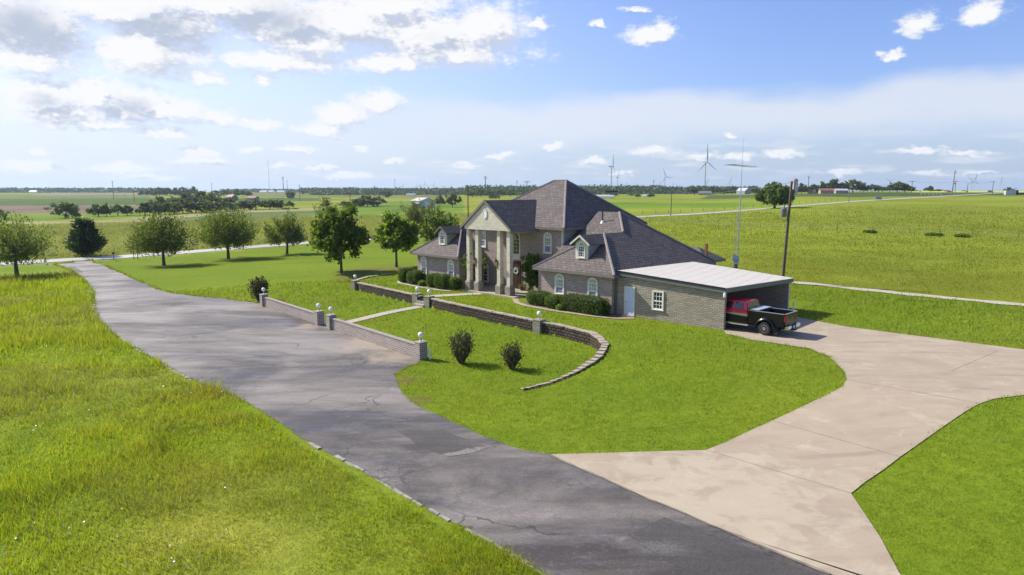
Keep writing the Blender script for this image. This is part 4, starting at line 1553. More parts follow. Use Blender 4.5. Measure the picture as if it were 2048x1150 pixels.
def hedge(label, u0, u1, v0, v1, h, seed, round_=.5, mat='leaf_hedge', dens=420, name='clipped_hedge', leaf=.085):
    """clipped bush: a dark core covered with leaves"""
    uc, vc = (u0 + u1) / 2, (v0 + v1) / 2
    a, b, c = (u1 - u0) / 2, (v1 - v0) / 2, h / 2
    x, y = uv2w(uc, vc)
    t = thing(name, label, 'hedge', (x, y, tz(x, y)), ROTZ, 'clipped evergreen bushes along the house front')
    d = sphere_dirs(int(dens * (a * b + a * c + b * c) * 5))
    e = 2.0 / round_
    s_ = (np.abs(d[:, 0]) ** e + np.abs(d[:, 1]) ** e + np.abs(d[:, 2]) ** e) ** (-1 / e)
    p = d * s_[:, None]
    lump = 1 + .05 * np.sin(p[:, 0] * a * 5 + seed) * np.cos(p[:, 1] * b * 6 + seed) + .04 * np.sin(p[:, 2] * 7 + p[:, 0] * a * 4)
    p = p * np.array([a, b, c]) * lump[:, None]
    p[:, 2] += c
    nrm = d / np.array([a, b, c])
    nrm /= np.linalg.norm(nrm, axis=1, keepdims=True)
    dr = nrm * .5 + NP.normal(size=p.shape) * .7
    L = leaf * NP.uniform(.7, 1.5, len(p))
    o = bpy.data.objects.new('foliage', leafmesh('foliage', p + NP.normal(size=p.shape) * .025, dr, L, L * .7, M[mat]))
    COL.objects.link(o)
    o.parent = t
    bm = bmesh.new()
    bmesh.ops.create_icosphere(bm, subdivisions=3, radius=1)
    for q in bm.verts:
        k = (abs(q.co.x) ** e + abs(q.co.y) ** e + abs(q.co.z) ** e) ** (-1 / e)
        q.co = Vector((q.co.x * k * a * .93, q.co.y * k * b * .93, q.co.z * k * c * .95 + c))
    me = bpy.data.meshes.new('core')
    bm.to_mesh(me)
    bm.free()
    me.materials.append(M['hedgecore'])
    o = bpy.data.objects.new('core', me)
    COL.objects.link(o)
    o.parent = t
    return t


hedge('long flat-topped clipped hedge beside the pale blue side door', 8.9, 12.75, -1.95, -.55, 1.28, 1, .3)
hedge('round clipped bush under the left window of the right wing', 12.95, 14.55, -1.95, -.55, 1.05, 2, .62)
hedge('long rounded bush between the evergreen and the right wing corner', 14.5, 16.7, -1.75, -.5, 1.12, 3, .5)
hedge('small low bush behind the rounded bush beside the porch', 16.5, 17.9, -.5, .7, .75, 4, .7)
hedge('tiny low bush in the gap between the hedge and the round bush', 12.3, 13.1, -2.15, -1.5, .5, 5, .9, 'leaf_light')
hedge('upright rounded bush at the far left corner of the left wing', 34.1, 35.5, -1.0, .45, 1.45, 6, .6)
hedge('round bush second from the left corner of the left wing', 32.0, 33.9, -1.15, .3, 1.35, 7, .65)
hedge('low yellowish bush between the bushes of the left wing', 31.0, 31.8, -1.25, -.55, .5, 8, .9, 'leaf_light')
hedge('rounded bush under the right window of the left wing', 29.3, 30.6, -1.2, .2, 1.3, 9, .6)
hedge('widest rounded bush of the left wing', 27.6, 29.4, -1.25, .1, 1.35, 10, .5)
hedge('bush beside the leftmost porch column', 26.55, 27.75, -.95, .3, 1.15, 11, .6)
for (pu, pv, k) in ((21.6, 3.35, 0), (22.05, 3.45, 1)):
    x, y = uv2w(pu, pv)
    t = thing('potted_plant', ['terracotta pot with a small plant right of the entrance door', 'smaller terracotta pot close beside the entrance door'][k], 'plant pot', (x, y, .1))
    m = MB()
    m.lathe([(.13, 0), (.2, .3), (.22, .3), (.22, .36), (.18, .36)], 12)
    m.build('pot', M['terracotta'], t)
    d = sphere_dirs(90, 0)
    o = bpy.data.objects.new('foliage', leafmesh('foliage', d * .2 + np.array([0, 0, .4]), d, .16, .06, M['leaf_oak']))
    COL.objects.link(o)
    o.parent = t

# ------------------------------------------------------------------ pickup truck (local x forward from the rear bumper, y left)
M['carblack'] = plain('black_car_paint', (.007, .007, .008), .28, var=.1, spec=.3, coat=.25)
M['carred'] = plain('dark_red_car_paint', (.50, .006, .04), .3, var=.06, coat=.4)
M['silver'] = plain('silver_paint', (.42, .42, .43), .3, .6, .05)
M['chrome'] = plain('chrome', (.72, .72, .72), .12, 1.0, .04)
M['rubber'] = plain('tyre_rubber', (.016, .016, .017), .85, var=.2)
M['dark'] = plain('dark_underbody', (.008, .008, .008), .8)
M['redlens'] = plain('red_tail_lens', (.55, .01, .015), .15, var=.05)
M['blueoval'] = plain('blue_enamel', (.015, .05, .2), .25)
M['plate'] = plain('licence_plate', (.5, .58, .68), .4, var=.1)
tx, ty = uv2w(-3.95, 1.42)
truck = thing('pickup_truck', 'red and black crew cab pickup truck with dual rear wheels, backed out of the carport', 'pickup truck', (tx, ty, tz(tx, ty) + .055), math.atan2(U[1], U[0]))


def arc(cx, cz, r, a0, a1, n=12):
    return [(cx + r * math.cos(a), cz + r * math.sin(a)) for a in np.linspace(a0, a1, n)]


RW, FW = 1.30, 5.55


def side_poly(x0, x1, zb, zt, wheel, wr=.54):
    p = [(x0, zb)]
    a = math.asin(min(1, (zb - .44) / wr))
    p += arc(wheel, .44, wr, math.pi - a, a, 14)
    return p + [(x1, zb), (x1, zt), (x0, zt)]


m = MB()
m.prism(side_poly(.14, 2.5, .62, 1.44, RW), .90, .985).prism(side_poly(.14, 2.5, .62, 1.44, RW), -.985, -.90)
m.box(.14, 2.5, -.90, .90, .78, .86).box(2.42, 2.5, -.90, .90, .86, 1.44)
bed = m.build('cargo_bed', M['carblack'], truck)
m = MB()
m.box(.05, .135, -.93, .93, .74, 1.45)
tg = m.build('tailgate', M['carblack'], truck, bevel=.02)
m = MB()
m.prism([(x, z) for x, z in arc(0, 1.16, .11, 0, 2 * math.pi * 15 / 16, 16)], .035, .049, 'yz')
m.v = [(x, y, 1.16 + (z - 1.16) * .42) for x, y, z in m.v]
m.build('emblem', M['blueoval'], tg)
m = MB()
o_ = [(y, 1.16 + (z - 1.16) * .42) for y, z in arc(0, 1.16, .128, 0, 2 * math.pi * 15 / 16, 16)]
i_ = [(y, 1.16 + (z - 1.16) * .42) for y, z in arc(0, 1.16, .108, 0, 2 * math.pi * 15 / 16, 16)]
m.ring(o_, i_, .03, .049)
m.v = [(y, x, z) for x, y, z in m.v]
m.build('emblem_rim', M['chrome'], tg)
m = MB()
m.box(.14, 2.5, .885, 1.0, 1.442, 1.475).box(.14, 2.5, -1.0, -.885, 1.442, 1.475).box(.05, .139, -.93, .93, 1.452, 1.478)
m.build('bed_rail_cap', M['silver'], bed)
for sg in (1, -1):
    m = MB()
    o_ = arc(RW, .44, .70, math.radians(-4), math.radians(184), 18)
    i_ = arc(RW, .44, .545, math.radians(-4), math.radians(184), 18)
    ya, yb = (.975, 1.19) if sg > 0 else (-1.19, -.975)
    n = len(o_)
    vs = []
    for (ox, oz), (ix, iz) in zip(o_, i_):
        mx_, mz_ = (ox + ix) / 2, (oz + iz) / 2
        ye = sg * 1.19
        vs += [(ox, sg * .975, oz), (ox * .55 + ix * .45, sg * 1.15, oz * .55 + iz * .45), (ix * .8 + ox * .2, ye, iz * .8 + oz * .2), (ix, ye, iz), (ix, sg * .975, iz)]
    fs = [(5 * i + k, 5 * i + (k + 1) % 5, 5 * i + 5 + (k + 1) % 5, 5 * i + 5 + k) for i in range(n - 1) for k in range(5)]
    fs += [(0, 1, 2, 3, 4), tuple(5 * (n - 1) + k for k in (4, 3, 2, 1, 0))]
    m.add(vs, fs)
    m.build('fender_flare', M['carblack'], truck, smooth=False)
    m = MB()
    m.box(.125, .19, sg * .80 if sg > 0 else -.975, .975 if sg > 0 else -.80, .98, 1.34)
    m.v = [(x - .06, y + sg * .02, z) for x, y, z in m.v]
    m.build('tail_light', M['redlens'], truck, bevel=.015)
    m = MB()
    m.box(.62, .66, sg * .62 if sg > 0 else -1.14, 1.14 if sg > 0 else -.62, .10, .60)
    fl = m.build('mud_flap', M['rubber'], truck)
    m = MB()
    m.box(.605, .618, sg * .72 if sg > 0 else -1.06, 1.06 if sg > 0 else -.72, .12, .20)
    m.build('flap_plate', M['silver'], fl)
    m = MB()
    m.tube([(2.45, sg * 1.04, .50), (2.5, sg * 1.06, .47), (4.85, sg * 1.06, .47), (4.9, sg * 1.04, .5)], .06, 8)
    m.box(2.5, 4.85, sg * 1.06 - .11, sg * 1.06 + .11, .515, .545)
    m.build('running_board', M['chrome'], truck)
    # lower cab and fender, silver line, red upper side
    ya, yb = (.90, .985) if sg > 0 else (-.985, -.90)
    m = MB()
    m.prism([(2.56, .52), (4.90, .52)] + arc(FW, .44, .54, math.pi * .96, .13, 14) + [(6.35, .62), (6.45, .75), (6.45, 1.10), (4.6, 1.10), (2.56, 1.02)], ya, yb)
    m.build('door_panel', M['carblack'], truck)
    m = MB()
    m.prism([(2.56, 1.02), (4.6, 1.10), (6.45, 1.10), (6.45, 1.14), (4.6, 1.145), (2.56, 1.19)], ya - .004, yb + .004)
    m.build('silver_band', M['silver'], truck)
    m = MB()
    m.prism([(2.56, 1.19), (4.6, 1.145), (6.45, 1.14), (6.40, 1.33), (5.05, 1.40), (2.56, 1.42)], ya, yb)
    m.build('upper_panel', M['carred'], truck)
    for hx in (3.40, 4.55):
        m = MB()
        m.box(hx, hx + .13, sg * .986 if sg > 0 else -1.0, 1.0 if sg > 0 else -.986, 1.26, 1.29)
        m.build('door_handle', M['chrome'], truck)
    m = MB()
    m.box(4.86, 5.0, sg * 1.28 - .10, sg * 1.28 + .10, 1.36, 1.66)
    m.tube([(4.9, sg * .95, 1.44), (4.9, sg * 1.2, 1.46)], .03, 6)
    m.build('side_mirror', M['carblack'], truck)
# hood, nose, cab floor
m = MB()
m.prism([(5.05, 1.39), (6.40, 1.32), (6.44, 1.14), (6.44, .7), (5.05, .7)], -.90, .90)
m.build('hood', M['carred'], truck)
m = MB()
m.box(6.45, 6.52, -.85, .85, .72, 1.25).box(6.45, 6.62, -1.0, 1.0, .5, .7)
m.build('grille', M['chrome'], truck)
m = MB()
m.box(2.6, 5.0, -.9, .9, .5, .6).box(.3, 6.3, -.5, .5, .42, .5).box(2.52, 2.56, -.8, .8, .5, .8)
m.build('underbody', M['dark'], truck)
# greenhouse
g0 = [(2.56, .955, 1.40), (5.12, .955, 1.40), (5.12, -.955, 1.40), (2.56, -.955, 1.40)]
g1 = [(2.66, .76, 1.97), (4.45, .76, 1.97), (4.45, -.76, 1.97), (2.66, -.76, 1.97)]
m = MB()
m.add(g0 + g1, [(0, 1, 5, 4), (1, 2, 6, 5), (2, 3, 7, 6), (3, 0, 4, 7), (4, 5, 6, 7), (3, 2, 1, 0)])
cab = m.build('cab', M['carred'], truck, bevel=.05)
m = MB()
m.box(2.561, 2.60, -.90, .90, .9, 1.42)
m.build('cab_back', M['carred'], truck)


def on_side(x, f, sg, out):
    """point of the sloping cab side: x along, f from belt (0) to roof (1)"""
    return (x, sg * (.955 + (.76 - .955) * f + out), 1.40 + .57 * f)


for sg in (1, -1):
    for (xa, xb, xc, xd, nm) in ((2.86, 3.52, 3.48, 2.92, 'side_window'), (3.66, 4.72, 4.32, 3.64, 'side_window')):
        m = MB()
        q = [on_side(xa, .10, sg, .012), on_side(xb, .10, sg, .012), on_side(xc, .84, sg, .012), on_side(xd, .84, sg, .012)]
        q2 = [(x, y - sg * .03, z) for x, y, z in q]
        m.add(q + q2, [(0, 1, 2, 3), (7, 6, 5, 4), (0, 4, 5, 1), (1, 5, 6, 2), (2, 6, 7, 3), (3, 7, 4, 0)])
        m.build(nm, M['glassdark'], cab, bevel=.01)
m = MB()
q = []
for y, f in ((-.74, .12), (.74, .12), (.64, .86), (-.64, .86)):
    q.append((2.56 + .10 * f - .012, y, 1.40 + .57 * f))
q2 = [(x + .03, y, z) for x, y, z in q]
m.add(q + q2, [(0, 1, 2, 3), (7, 6, 5, 4), (0, 4, 5, 1), (1, 5, 6, 2), (2, 6, 7, 3), (3, 7, 4, 0)])
m.build('rear_window', glassmat('rear_window_glass', (.10, .12, .10), .05), cab, bevel=.01)
m = MB()
q = []
for y, f in ((-.82, .1), (.82, .1), (.7, .9), (-.7, .9)):
    q.append((5.12 - .67 * f + .015, y, 1.40 + .57 * f))
q2 = [(x - .03, y, z) for x, y, z in q]
m.add(q + q2, [(0, 1, 2, 3), (7, 6, 5, 4), (0, 4, 5, 1), (1, 5, 6, 2), (2, 6, 7, 3), (3, 7, 4, 0)])
m.build('windscreen', M['glassdark'], cab)
m = MB()
for y in (-.12, 0, .12):
    m.box(2.70, 2.76, y - .035, y + .035, 1.965, 1.995)
m.build('marker_lamp', M['glasslamp'], cab)
m = MB()
m.box(1.85, 2.40, -.84, .84, 1.18, 1.50)
m.build('tool_box', M['dark'], truck, bevel=.02)
m = MB()
m.box(1.80, 2.44, -.90, .90, 1.50, 1.545)
m.build('tool_box_lid', plain('bright_aluminium', (.60, .62, .68), .35, .5, .05), truck, bevel=.012)
m = MB()
m.prism([(-.14, .50), (.04, .46), (.04, .70), (-.14, .70)], .32, 1.02).prism([(-.14, .50), (.04, .46), (.04, .70), (-.14, .70)], -1.02, -.32)
bp = m.build('rear_bumper', M['chrome'], truck, bevel=.03)
m = MB()
m.box(-.13, .04, -.33, .33, .48, .685)
m.build('bumper_step', M['rubber'], bp)
m = MB()
m.box(-.15, -.132, -.15, .15, .52, .67)
m.build('licence_plate', M['plate'], bp)
m = MB()
m.box(-.30, .1, -.04, .04, .36, .44).lathe([(.03, .44), (.025, .48), (.04, .5), (.03, .54)], 8, (-.27, 0, 0))
m.build('tow_hitch', M['dark'], truck)
tyre = MB().lathe([(.25, -.115), (.37, -.115), (.405, -.07), (.405, .07), (.37, .115), (.25, .115)], 28, (0, 0, 0), 'y')
for nm, x, ys in (('wheel', RW, (1.07, .83, -.83, -1.07)), ('wheel', FW, (.90, -.90))):
    for y in ys:
        sg = 1 if y > 0 else -1
        w = tyre.build('wheel', M['rubber'], truck, loc=(x, y, .405))
        m = MB()
        d_ = 1 if (abs(y) > .85) else .4
        for k in range(8):
            a0, a1 = k * math.pi / 4, k * math.pi / 4 + .5
            m.prism([(.235 * math.cos(a0), .235 * math.sin(a0)), (.235 * math.cos(a1), .235 * math.sin(a1)), (.12 * math.cos(a1), .12 * math.sin(a1)), (.12 * math.cos(a0), .12 * math.sin(a0))], sg * .07, sg * .085)
        m.lathe([(.25, .04), (.25, .112), (.225, .118), (.22, .06)], 24, axis='y')
        m.lathe([(.0, .035), (.235, .035), (.235, .05), (.20, .075), (.14, .06), (.0, .06)], 24, axis='y')
        m.lathe([(.13, .05), (.12, .10), (.07, .13), (.06, .155), (.0, .158)], 16, axis='y')
        if sg < 0:
            m.v = [(p[0], -abs(p[1]), p[2]) for p in m.v]
        m.build('rim', M['chrome'], w)
# parked inside the carport beside the truck
ax_, ay_ = uv2w(.9, 5.2)
atv = thing('quad_bike', 'dark quad bike parked in the carport beyond the pickup truck', 'quad bike', (ax_, ay_, .06), math.atan2(U[1], U[0]))
m = MB()
m.box(-.85, .85, -.16, .16, .45, .72).box(-.9, -.3, -.45, .45, .78, .86).box(.35, .95, -.45, .45, .82, .9)
m.build('body', M['carblack'], atv, bevel=.03)
m = MB()
m.box(-.55, .2, -.16, .16, .75, .9)
m.build('seat', M['rubber'], atv, bevel=.04)
m = MB()
m.tube([(.42, -.42, 1.12), (.5, -.2, 1.08), (.5, .2, 1.08), (.42, .42, 1.12)], .022, 6)
m.tube([(.6, 0, .7), (.5, 0, 1.08)], .03, 6)
m.lathe([(.06, 0), (.09, .05), (.09, .1)], 12, (.52, 0, 1.0), 'x')
m.build('handlebar', M['chrome'], atv)
for x in (-.6, .62):
    for y in (-.42, .42):
        w = MB().lathe([(.12, -.12), (.26, -.12), (.29, -.08), (.29, .08), (.26, .12), (.12, .12)], 18, (0, 0, 0), 'y').build('wheel', M['rubber'], atv, loc=(x, y, .29))
bx_, by_ = uv2w(2.4, 4.3)
m = MB()
m.box(-.35, .35, -.3, .3, 0, .95).prism([(-.35, .95), (-.38, .97), (-.55, 1.1), (-.53, 1.12)], -.3, .3)
cb = m.build('cardboard_box', plain('brown_cardboard', (.36, .2, .14), .9), None, loc=(bx_, by_, .06))
cb.rotation_euler = (0, 0, .4)
tag(cb, 'tan box standing inside the carport beyond the truck cab', 'box')

# ------------------------------------------------------------------ masts, poles and wires
ax_, ay_ = spot(1481.5, 63)
z0 = tz(ax_, ay_)
mast = thing('antenna_mast', 'tall slim steel mast carrying a wide television antenna behind the house', 'antenna mast', (ax_, ay_, z0))
m = MB()
m.tube([(0, 0, -.3), (.05, .1, 9.6)], .055, 8)
m.tube([(.05, .1, 9.6), (.08, .15, 14.1)], [.03, .008], 6)
m.build('mast_pole', M['steel'], mast)
m = MB()
m.tube([(-.40, .1, -.3), (-.14, .1, 7.4)], .03, 6)
for k in range(5):
    zz = 1.2 + k * 1.35
    f = (zz + .3) / 7.7
    m.tube([(-.40 + .26 * f, .1, zz), (.05 * zz / 9.6, .1 * zz / 9.6, zz)], .014, 4)
m.build('brace_pole', M['steel'], mast)
m = MB()
bd = Vector((.72, -.66, -.13)).normalized()
ctr = Vector((.06, .12, 11.62))
m.tube([ctr - bd * .95, ctr + bd * 1.25], .03, 6)
ed = Vector((.74, .67, 0.02)).normalized()
for k in range(15):
    p = ctr + bd * (-.95 + k * 2.2 / 14)
    L = 1.5 - k * .07
    sag = Vector((0, 0, -.10))
    m.tube([p - ed * L + sag, p, p + ed * L * .9 + sag * .6], .012, 4)
m.build('antenna', M['polefar'], mast)
m = MB()
for k in range(14):
    p = ctr + bd * (-.9 + k * 2.1 / 13)
    m.box(p.x - .07, p.x + .07, p.y - .07, p.y + .07, p.z - .05, p.z + .06)
m.build('insulator', M['white'], mast)
m = MB()
m.box(-.30, .02, -.10, .1, 2.0, 2.45)
m.build('junction_box', M['trimgrey'], mast)
dx_, dy_ = spot(1475, 62.4)
dish = thing('satellite_dish', 'round pale satellite dish fixed low on the antenna mast', 'satellite dish', (dx_, dy_, 2.9))
m = MB()
m.lathe([(.02, 0), (.2, .03), (.36, .10), (.44, .16), (.44, .18), (.36, .12), (.2, .05), (.02, .02)], 20, axis='y')
dd = m.build('dish', M['steel'], dish, smooth=False)
dd.rotation_euler = (R(28), 0, R(-150))
m = MB()
m.tube([(0, 0, 0), (.1, .2, -.2), (.2, .4, -.25)], .03, 6)
m.build('arm', M['steel'], dish)

WIRE = M['polefar']


def pole(name, label, x, y, h, rad=.14, arms=0, arm_rot=0.0, lean=(0, 0), mat='polewood', transformer=False, group=None, armw=1.2, cat='utility pole'):
    t = thing(name, label, cat, (x, y, tz(x, y)), 0, group)
    m = MB()
    m.tube([(0, 0, -.5), (lean[0] * .5, lean[1] * .5, h * .5), (lean[0], lean[1], h)], [rad * 1.15, rad, rad * .8], 8)
    m.build('pole', M[mat], t)
    for k in range(arms):
        m = MB()
        zz = h - .35 - k * 1.0
        c, s_ = math.cos(arm_rot) * armw, math.sin(arm_rot) * armw
        m.tube([(lean[0] - c, lean[1] - s_, zz), (lean[0] + c, lean[1] + s_, zz)], rad * .55, 5)
        for q in (-.9, -.45, .45, .9):
            m.tube([(lean[0] + c * q, lean[1] + s_ * q, zz), (lean[0] + c * q, lean[1] + s_ * q, zz + .3)], rad * .3, 4)
        m.build('crossarm', M[mat], t)
    if transformer:
        m = MB()
        c, s_ = math.cos(arm_rot), math.sin(arm_rot)
        zz = h * .66 if transformer is True else transformer
        k = rad / .14
        m.lathe([(.2 * k, -.42), (.27 * k, -.38), (.27 * k, .38), (.22 * k, .45), (.05 * k, .47)], 14, (lean[0] * .66 - c * .46 * k, lean[1] * .66 - s_ * .46 * k, zz))
        m.tube([(lean[0] * .66 - c * .46 * k, lean[1] * .66 - s_ * .46 * k, zz + .45), (lean[0] * .66 - c * .40 * k, lean[1] * .66, zz + .8)], .05 * k, 6)
        m.build('transformer', M['trimgrey'], t)
        m = MB()
        m.tube([(lean[0] * .6 - c * .6, 0, zz - .4), (lean[0] * .6 - c * .62, 0, zz - .75), (lean[0] * .6 - c * .1, 0, zz - .85)], .015, 5)
        m.build('cable', M['black'], t)
    return t


px_, py_ = spot(1575, 67)
pole('utility_pole', 'leaning wooden utility pole with a transformer, just behind the carport', px_, py_, 10.2, .155, 0, 0.0, (.42, .1), 'polewood', 7.1)
m = MB()
pt = (px_ + .42, py_ + .1, tz(px_, py_) + 10.1)

GP = 'wooden utility poles along the road and fields'
POLES = [  # column, base row, top row, distance, arms, label
    (653, 458, 394, 176, 1, 'utility pole with a short arm standing just left of the big oak', True),
    (700, 426, 385, 205, 1, 'bare utility pole whose foot is hidden behind the big oak', False),
    (936, 452, 370, 150, 0, 'dark utility pole rising behind the left roof slope of the entrance gable', False),
    (1053, 400, 362, 235, 1, 'T-shaped utility pole between the gable ridge and the main roof', False),
    (1343, 432, 377, 226, 0, 'brown utility pole beside the gravel road right of the main roof', False),
    (1699, 410, 367, 330, 1, 'slightly leaning T pole left of the dark car on the road', False),
    (1823, 399, 362, 430, 1, 'T pole beside the dark group of trees at the right', False),
    (1910, 394, 362, 470, 1, 'T pole with a transformer near the yellow road sign', True),
    (1985, 391, 363, 500, 1, 'T pole farthest right, near the pale shed', False),
    (1934.5, 388, 367, 560, 0, 'short armless pole rising behind the yellow road sign', False),
    (267, 394, 378, 760, 0, 'small pole on the far left fields beyond the hedgerow', False)]
PT = {}
for c_, b_, t_, d_, na, lab, tr in POLES:
    x, y = spot(c_, d_)
    zt = CH + (383 - t_) * d_ / 1354
    h = zt - tz(x, y)
    o = pole('utility_pole', lab, x, y, h, max(.13, .00045 * d_), na, .1, (h * .012 if c_ > 1024 else -h * .004, 0), 'polewood' if d_ < 240 else 'polefar', (h * .82 if tr else False), GP, armw=max(1.1, d_ * .0045))
    PT[c_] = (x, y, zt - .3)


def wire(label, a, b, sag, rad):
    m = MB()
    n = 14
    c = [((a[i] + b[i]) / 2) for i in range(3)]
    pts = []
    for k in range(n + 1):
        f = k / n
        pts.append(tuple(a[i] + (b[i] - a[i]) * f - (sag * 4 * f * (1 - f) if i == 2 else 0) - c[i] for i in range(3)))
    m.tube(pts, rad, 4, cap=False)
    return tag(m.build('power_line', WIRE, None, loc=c, fix=False), label, 'power line')


wire('power line from the leaning transformer pole to the T pole by the road', pt, PT[1699], 2.0, .022)
wire('power line running left from the leaning transformer pole past the round roadside tree', pt, PT[1343], 1.2, .022)
wire('power line between the two poles beside the big oak', PT[653], PT[700], 1.0, .022)
wire('power line crossing the fields from the oak poles to the pole behind the gable', PT[700], PT[936], 3.4, .022)
wire('power line from the T pole by the car to the next T pole right', PT[1699], PT[1823], 1.5, .05)
wire('power line between the two right-hand T poles', PT[1823], PT[1910], 1.0, .05)
wire('power line from the transformer T pole to the farthest right T pole', PT[1910], PT[1985], 1.0, .05)

# ------------------------------------------------------------------ junction furniture
x, y = at(272, 519)
sg_ = thing('two_post_sign', 'dark two-post sign frame beside the driveway entrance', 'sign', (x, y, tz(x, y)), .15)
m = MB()
m.tube([(-.32, 0, -.2), (-.28, 0, 3.0)], .06, 6)
m.tube([(.32, 0, -.2), (.30, 0, 2.9)], .06, 6)
m.build('post', plain('dark_green_paint', (.02, .05, .035), .5), sg_)
m = MB()
m.box(-.27, .27, -.03, .03, 1.9, 2.75)
m.build('sign_board', M['galv'], sg_)
x, y = at(228, 521)
mb = thing('mailbox', 'black mailbox on a post beside the driveway entrance', 'mailbox', (x, y, tz(x, y)), .3)
m = MB()
m.tube([(0, 0, -.2), (0, 0, 1.1)], .06, 6)
m.build('post', M['polewood'], mb)
m = MB()
m.prism([(-.16, 1.1), (.16, 1.1), (.16, 1.3)] + arc(0, 1.3, .16, .3, math.pi - .3, 6) + [(-.16, 1.3)], -.32, .32)
m.build('box', M['black'], mb)
x, y = at(206, 522.5)
m = MB()
m.tube([(0, 0, -.2), (0, 0, 1.0), (.15, 0, 1.15), (.35, 0, 1.1)], .035, 6)
tag(m.build('marker_post', M['steel'], None, loc=(x, y, tz(x, y))), 'thin pale marker post left of the mailbox', 'post')
for px, py, lab in ((45, 531, 'small culvert guard rail beside the tree at the left edge'), (217, 524, 'low culvert guard rail beside the mailbox')):
    x, y = at(px, py)
    t = thing('guard_rail', lab, 'guard rail', (x, y, tz(x, y)), .7)
    m = MB()
    m.tube([(-1.3, 0, .45), (1.3, 0, .45)], .05, 6)
    m.build('rail', M['steel'], t)
    m = MB()
    m.tube([(-1.2, 0, -.2), (-1.2, 0, .45)], .05, 6).tube([(1.2, 0, -.2), (1.2, 0, .45)], .05, 6)
    m.build('post', M['steel'], t)
# concrete curb, broken into lengths, along the left side of the driveway
CURB = [((143, 545), (160, 557)), ((180, 576), (187, 596)), ((187.5, 611), (197, 640)), ((258, 690), (282, 704)), ((318, 727), (383, 761)), ((618, 887), (640, 899)), ((671, 913), (728, 943)), ((752, 957), (845, 1013)), ((858, 1020), (900, 1043)), ((930, 1058), (1016, 1105)), ((1020, 1108), (1094, 1150))]
for k, (a, b) in enumerate(CURB):
    p, q = at(*a), at(*b)
    L = math.hypot(q[0] - p[0], q[1] - p[1])
    x, y = (p[0] + q[0]) / 2, (p[1] + q[1]) / 2
    m = MB()
    rr = random.Random(k)
    n = max(2, int(L / .5))
    for j in range(n):
        f0, f1 = -L / 2 + L * j / n + .008, -L / 2 + L * (j + 1) / n - .008
        w = .085 + rr.uniform(-.025, .02)
        m.box(f0, f1, -w, w, -.2, .05 + rr.uniform(-.05, .02))
    o = m.build('kerb', M['kerb'], None, bevel=.015, loc=(x, y, tz(x, y)))
    o.rotation_euler = (0, 0, math.atan2(q[1] - p[1], q[0] - p[0]))
    tag(o, kind='structure')

# ------------------------------------------------------------------ far things
ORD = ['first', 'second', 'third', 'fourth', 'fifth', 'sixth', 'seventh', 'eighth', 'ninth', 'tenth', 'eleventh', 'twelfth', 'thirteenth', 'fourteenth', 'fifteenth', 'sixteenth', 'seventeenth', 'eighteenth', 'nineteenth', 'twentieth']
M['leaf_far_light'] = leafmat('far_light_leaf', (.09, .14, .03), (.15, .20, .045), .3)
M['leaf_far_blue'] = leafmat('distant_leaf', (.045, .085, .024), (.11, .16, .035), .3)
PROTO = {}
for st, mt in (('oval', 'leaf_far'), ('bushy', 'leaf_far'), ('oval', 'leaf_far_light'), ('bushy', 'leaf_far_light')):
    for v in range(3):
        th = .14 if st == 'oval' else .05
        c, dr, L, cc = crown(st, 1, .56, th, 46, 2000, .085)
        me = leafmesh('crown', c, dr, L, L * .75, M[mt])
        tm = trunk(1, .5, th, cc, 9, .028)
        o = tm.build('trunk', M['bark'], None, fix=False)
        PROTO[(st, mt, v)] = (me, o.data)
        bpy.data.objects.remove(o)
TCOUNT = [0]


def ftree(px, base, w, top, label, style='oval', mat='leaf_far', group=None, name='field_tree', d=None):
    if d is None:
        x, y = at(px, base)
    else:
        x, y = spot(px, d)
    dd = y * CP + (CH - tz(x, y)) * SP
    z = tz(x, y)
    zt = CH + (383 - top) * y / 1354
    h = max(zt - z, .6)
    r = w * dd / F
    TCOUNT[0] += 1
    me, tm = PROTO[(style, mat, TCOUNT[0] % 3)]
    t = thing(name, label, 'tree', (x, y, z), RNG.uniform(0, 6), group)
    t.scale = (r, r, h)
    for nm, data in (('trunk', tm), ('crown', me)):
        o = bpy.data.objects.new(nm, data)
        COL.objects.link(o)
        o.parent = t
    return t


def row(lst, what, group, **kw):
    for i, q in enumerate(lst):
        px, base, w, top = q[:4]
        st = q[4] if len(q) > 4 else 'oval'
        mt = q[5] if len(q) > 5 else 'leaf_far'
        ftree(px, base, w, top, ORD[i] + ' from the left ' + what, st, mt, group, **kw)


ftree(131, 436, 50, 404, 'lone rounded light green tree standing before the brown field', 'bushy', 'leaf_far_light', name='lone_tree')
ftree(-4, 440, 34, 416, 'tree cut by the left edge of the photo, out in the pasture', 'bushy')
row([(197, 433.5, 34, 406), (213, 433, 20, 408, 'oval', 'leaf_far_light'), (236, 432, 28, 409), (255, 431, 22, 408)], 'among the four trees between the lone tree and the hedgerow', 'four field trees left of the hedgerow')
HR = [(290, 430.5, 34, 404), (312, 430, 30, 405, 'bushy', 'leaf_far_light'), (330, 429, 36, 403), (348, 428, 30, 404, 'bushy'), (366, 426.5, 44, 400), (392, 425.5, 50, 402, 'bushy'), (418, 424.5, 44, 404, 'bushy', 'leaf_far_light'), (440, 423.5, 40, 402), (460, 422.5, 32, 405, 'bushy')]
row(HR, 'in the dense hedgerow across the pasture', 'trees of the long hedgerow')
HR2 = [(322, 418, 40, 392, 'oval'), (352, 416, 34, 393, 'bushy', 'leaf_far_light'), (378, 413, 46, 384), (403, 412, 50, 381), (424, 413, 38, 387), (455, 415, 28, 394, 'bushy')]
row(HR2, 'among the taller trees rising behind the hedgerow', 'taller trees behind the hedgerow')
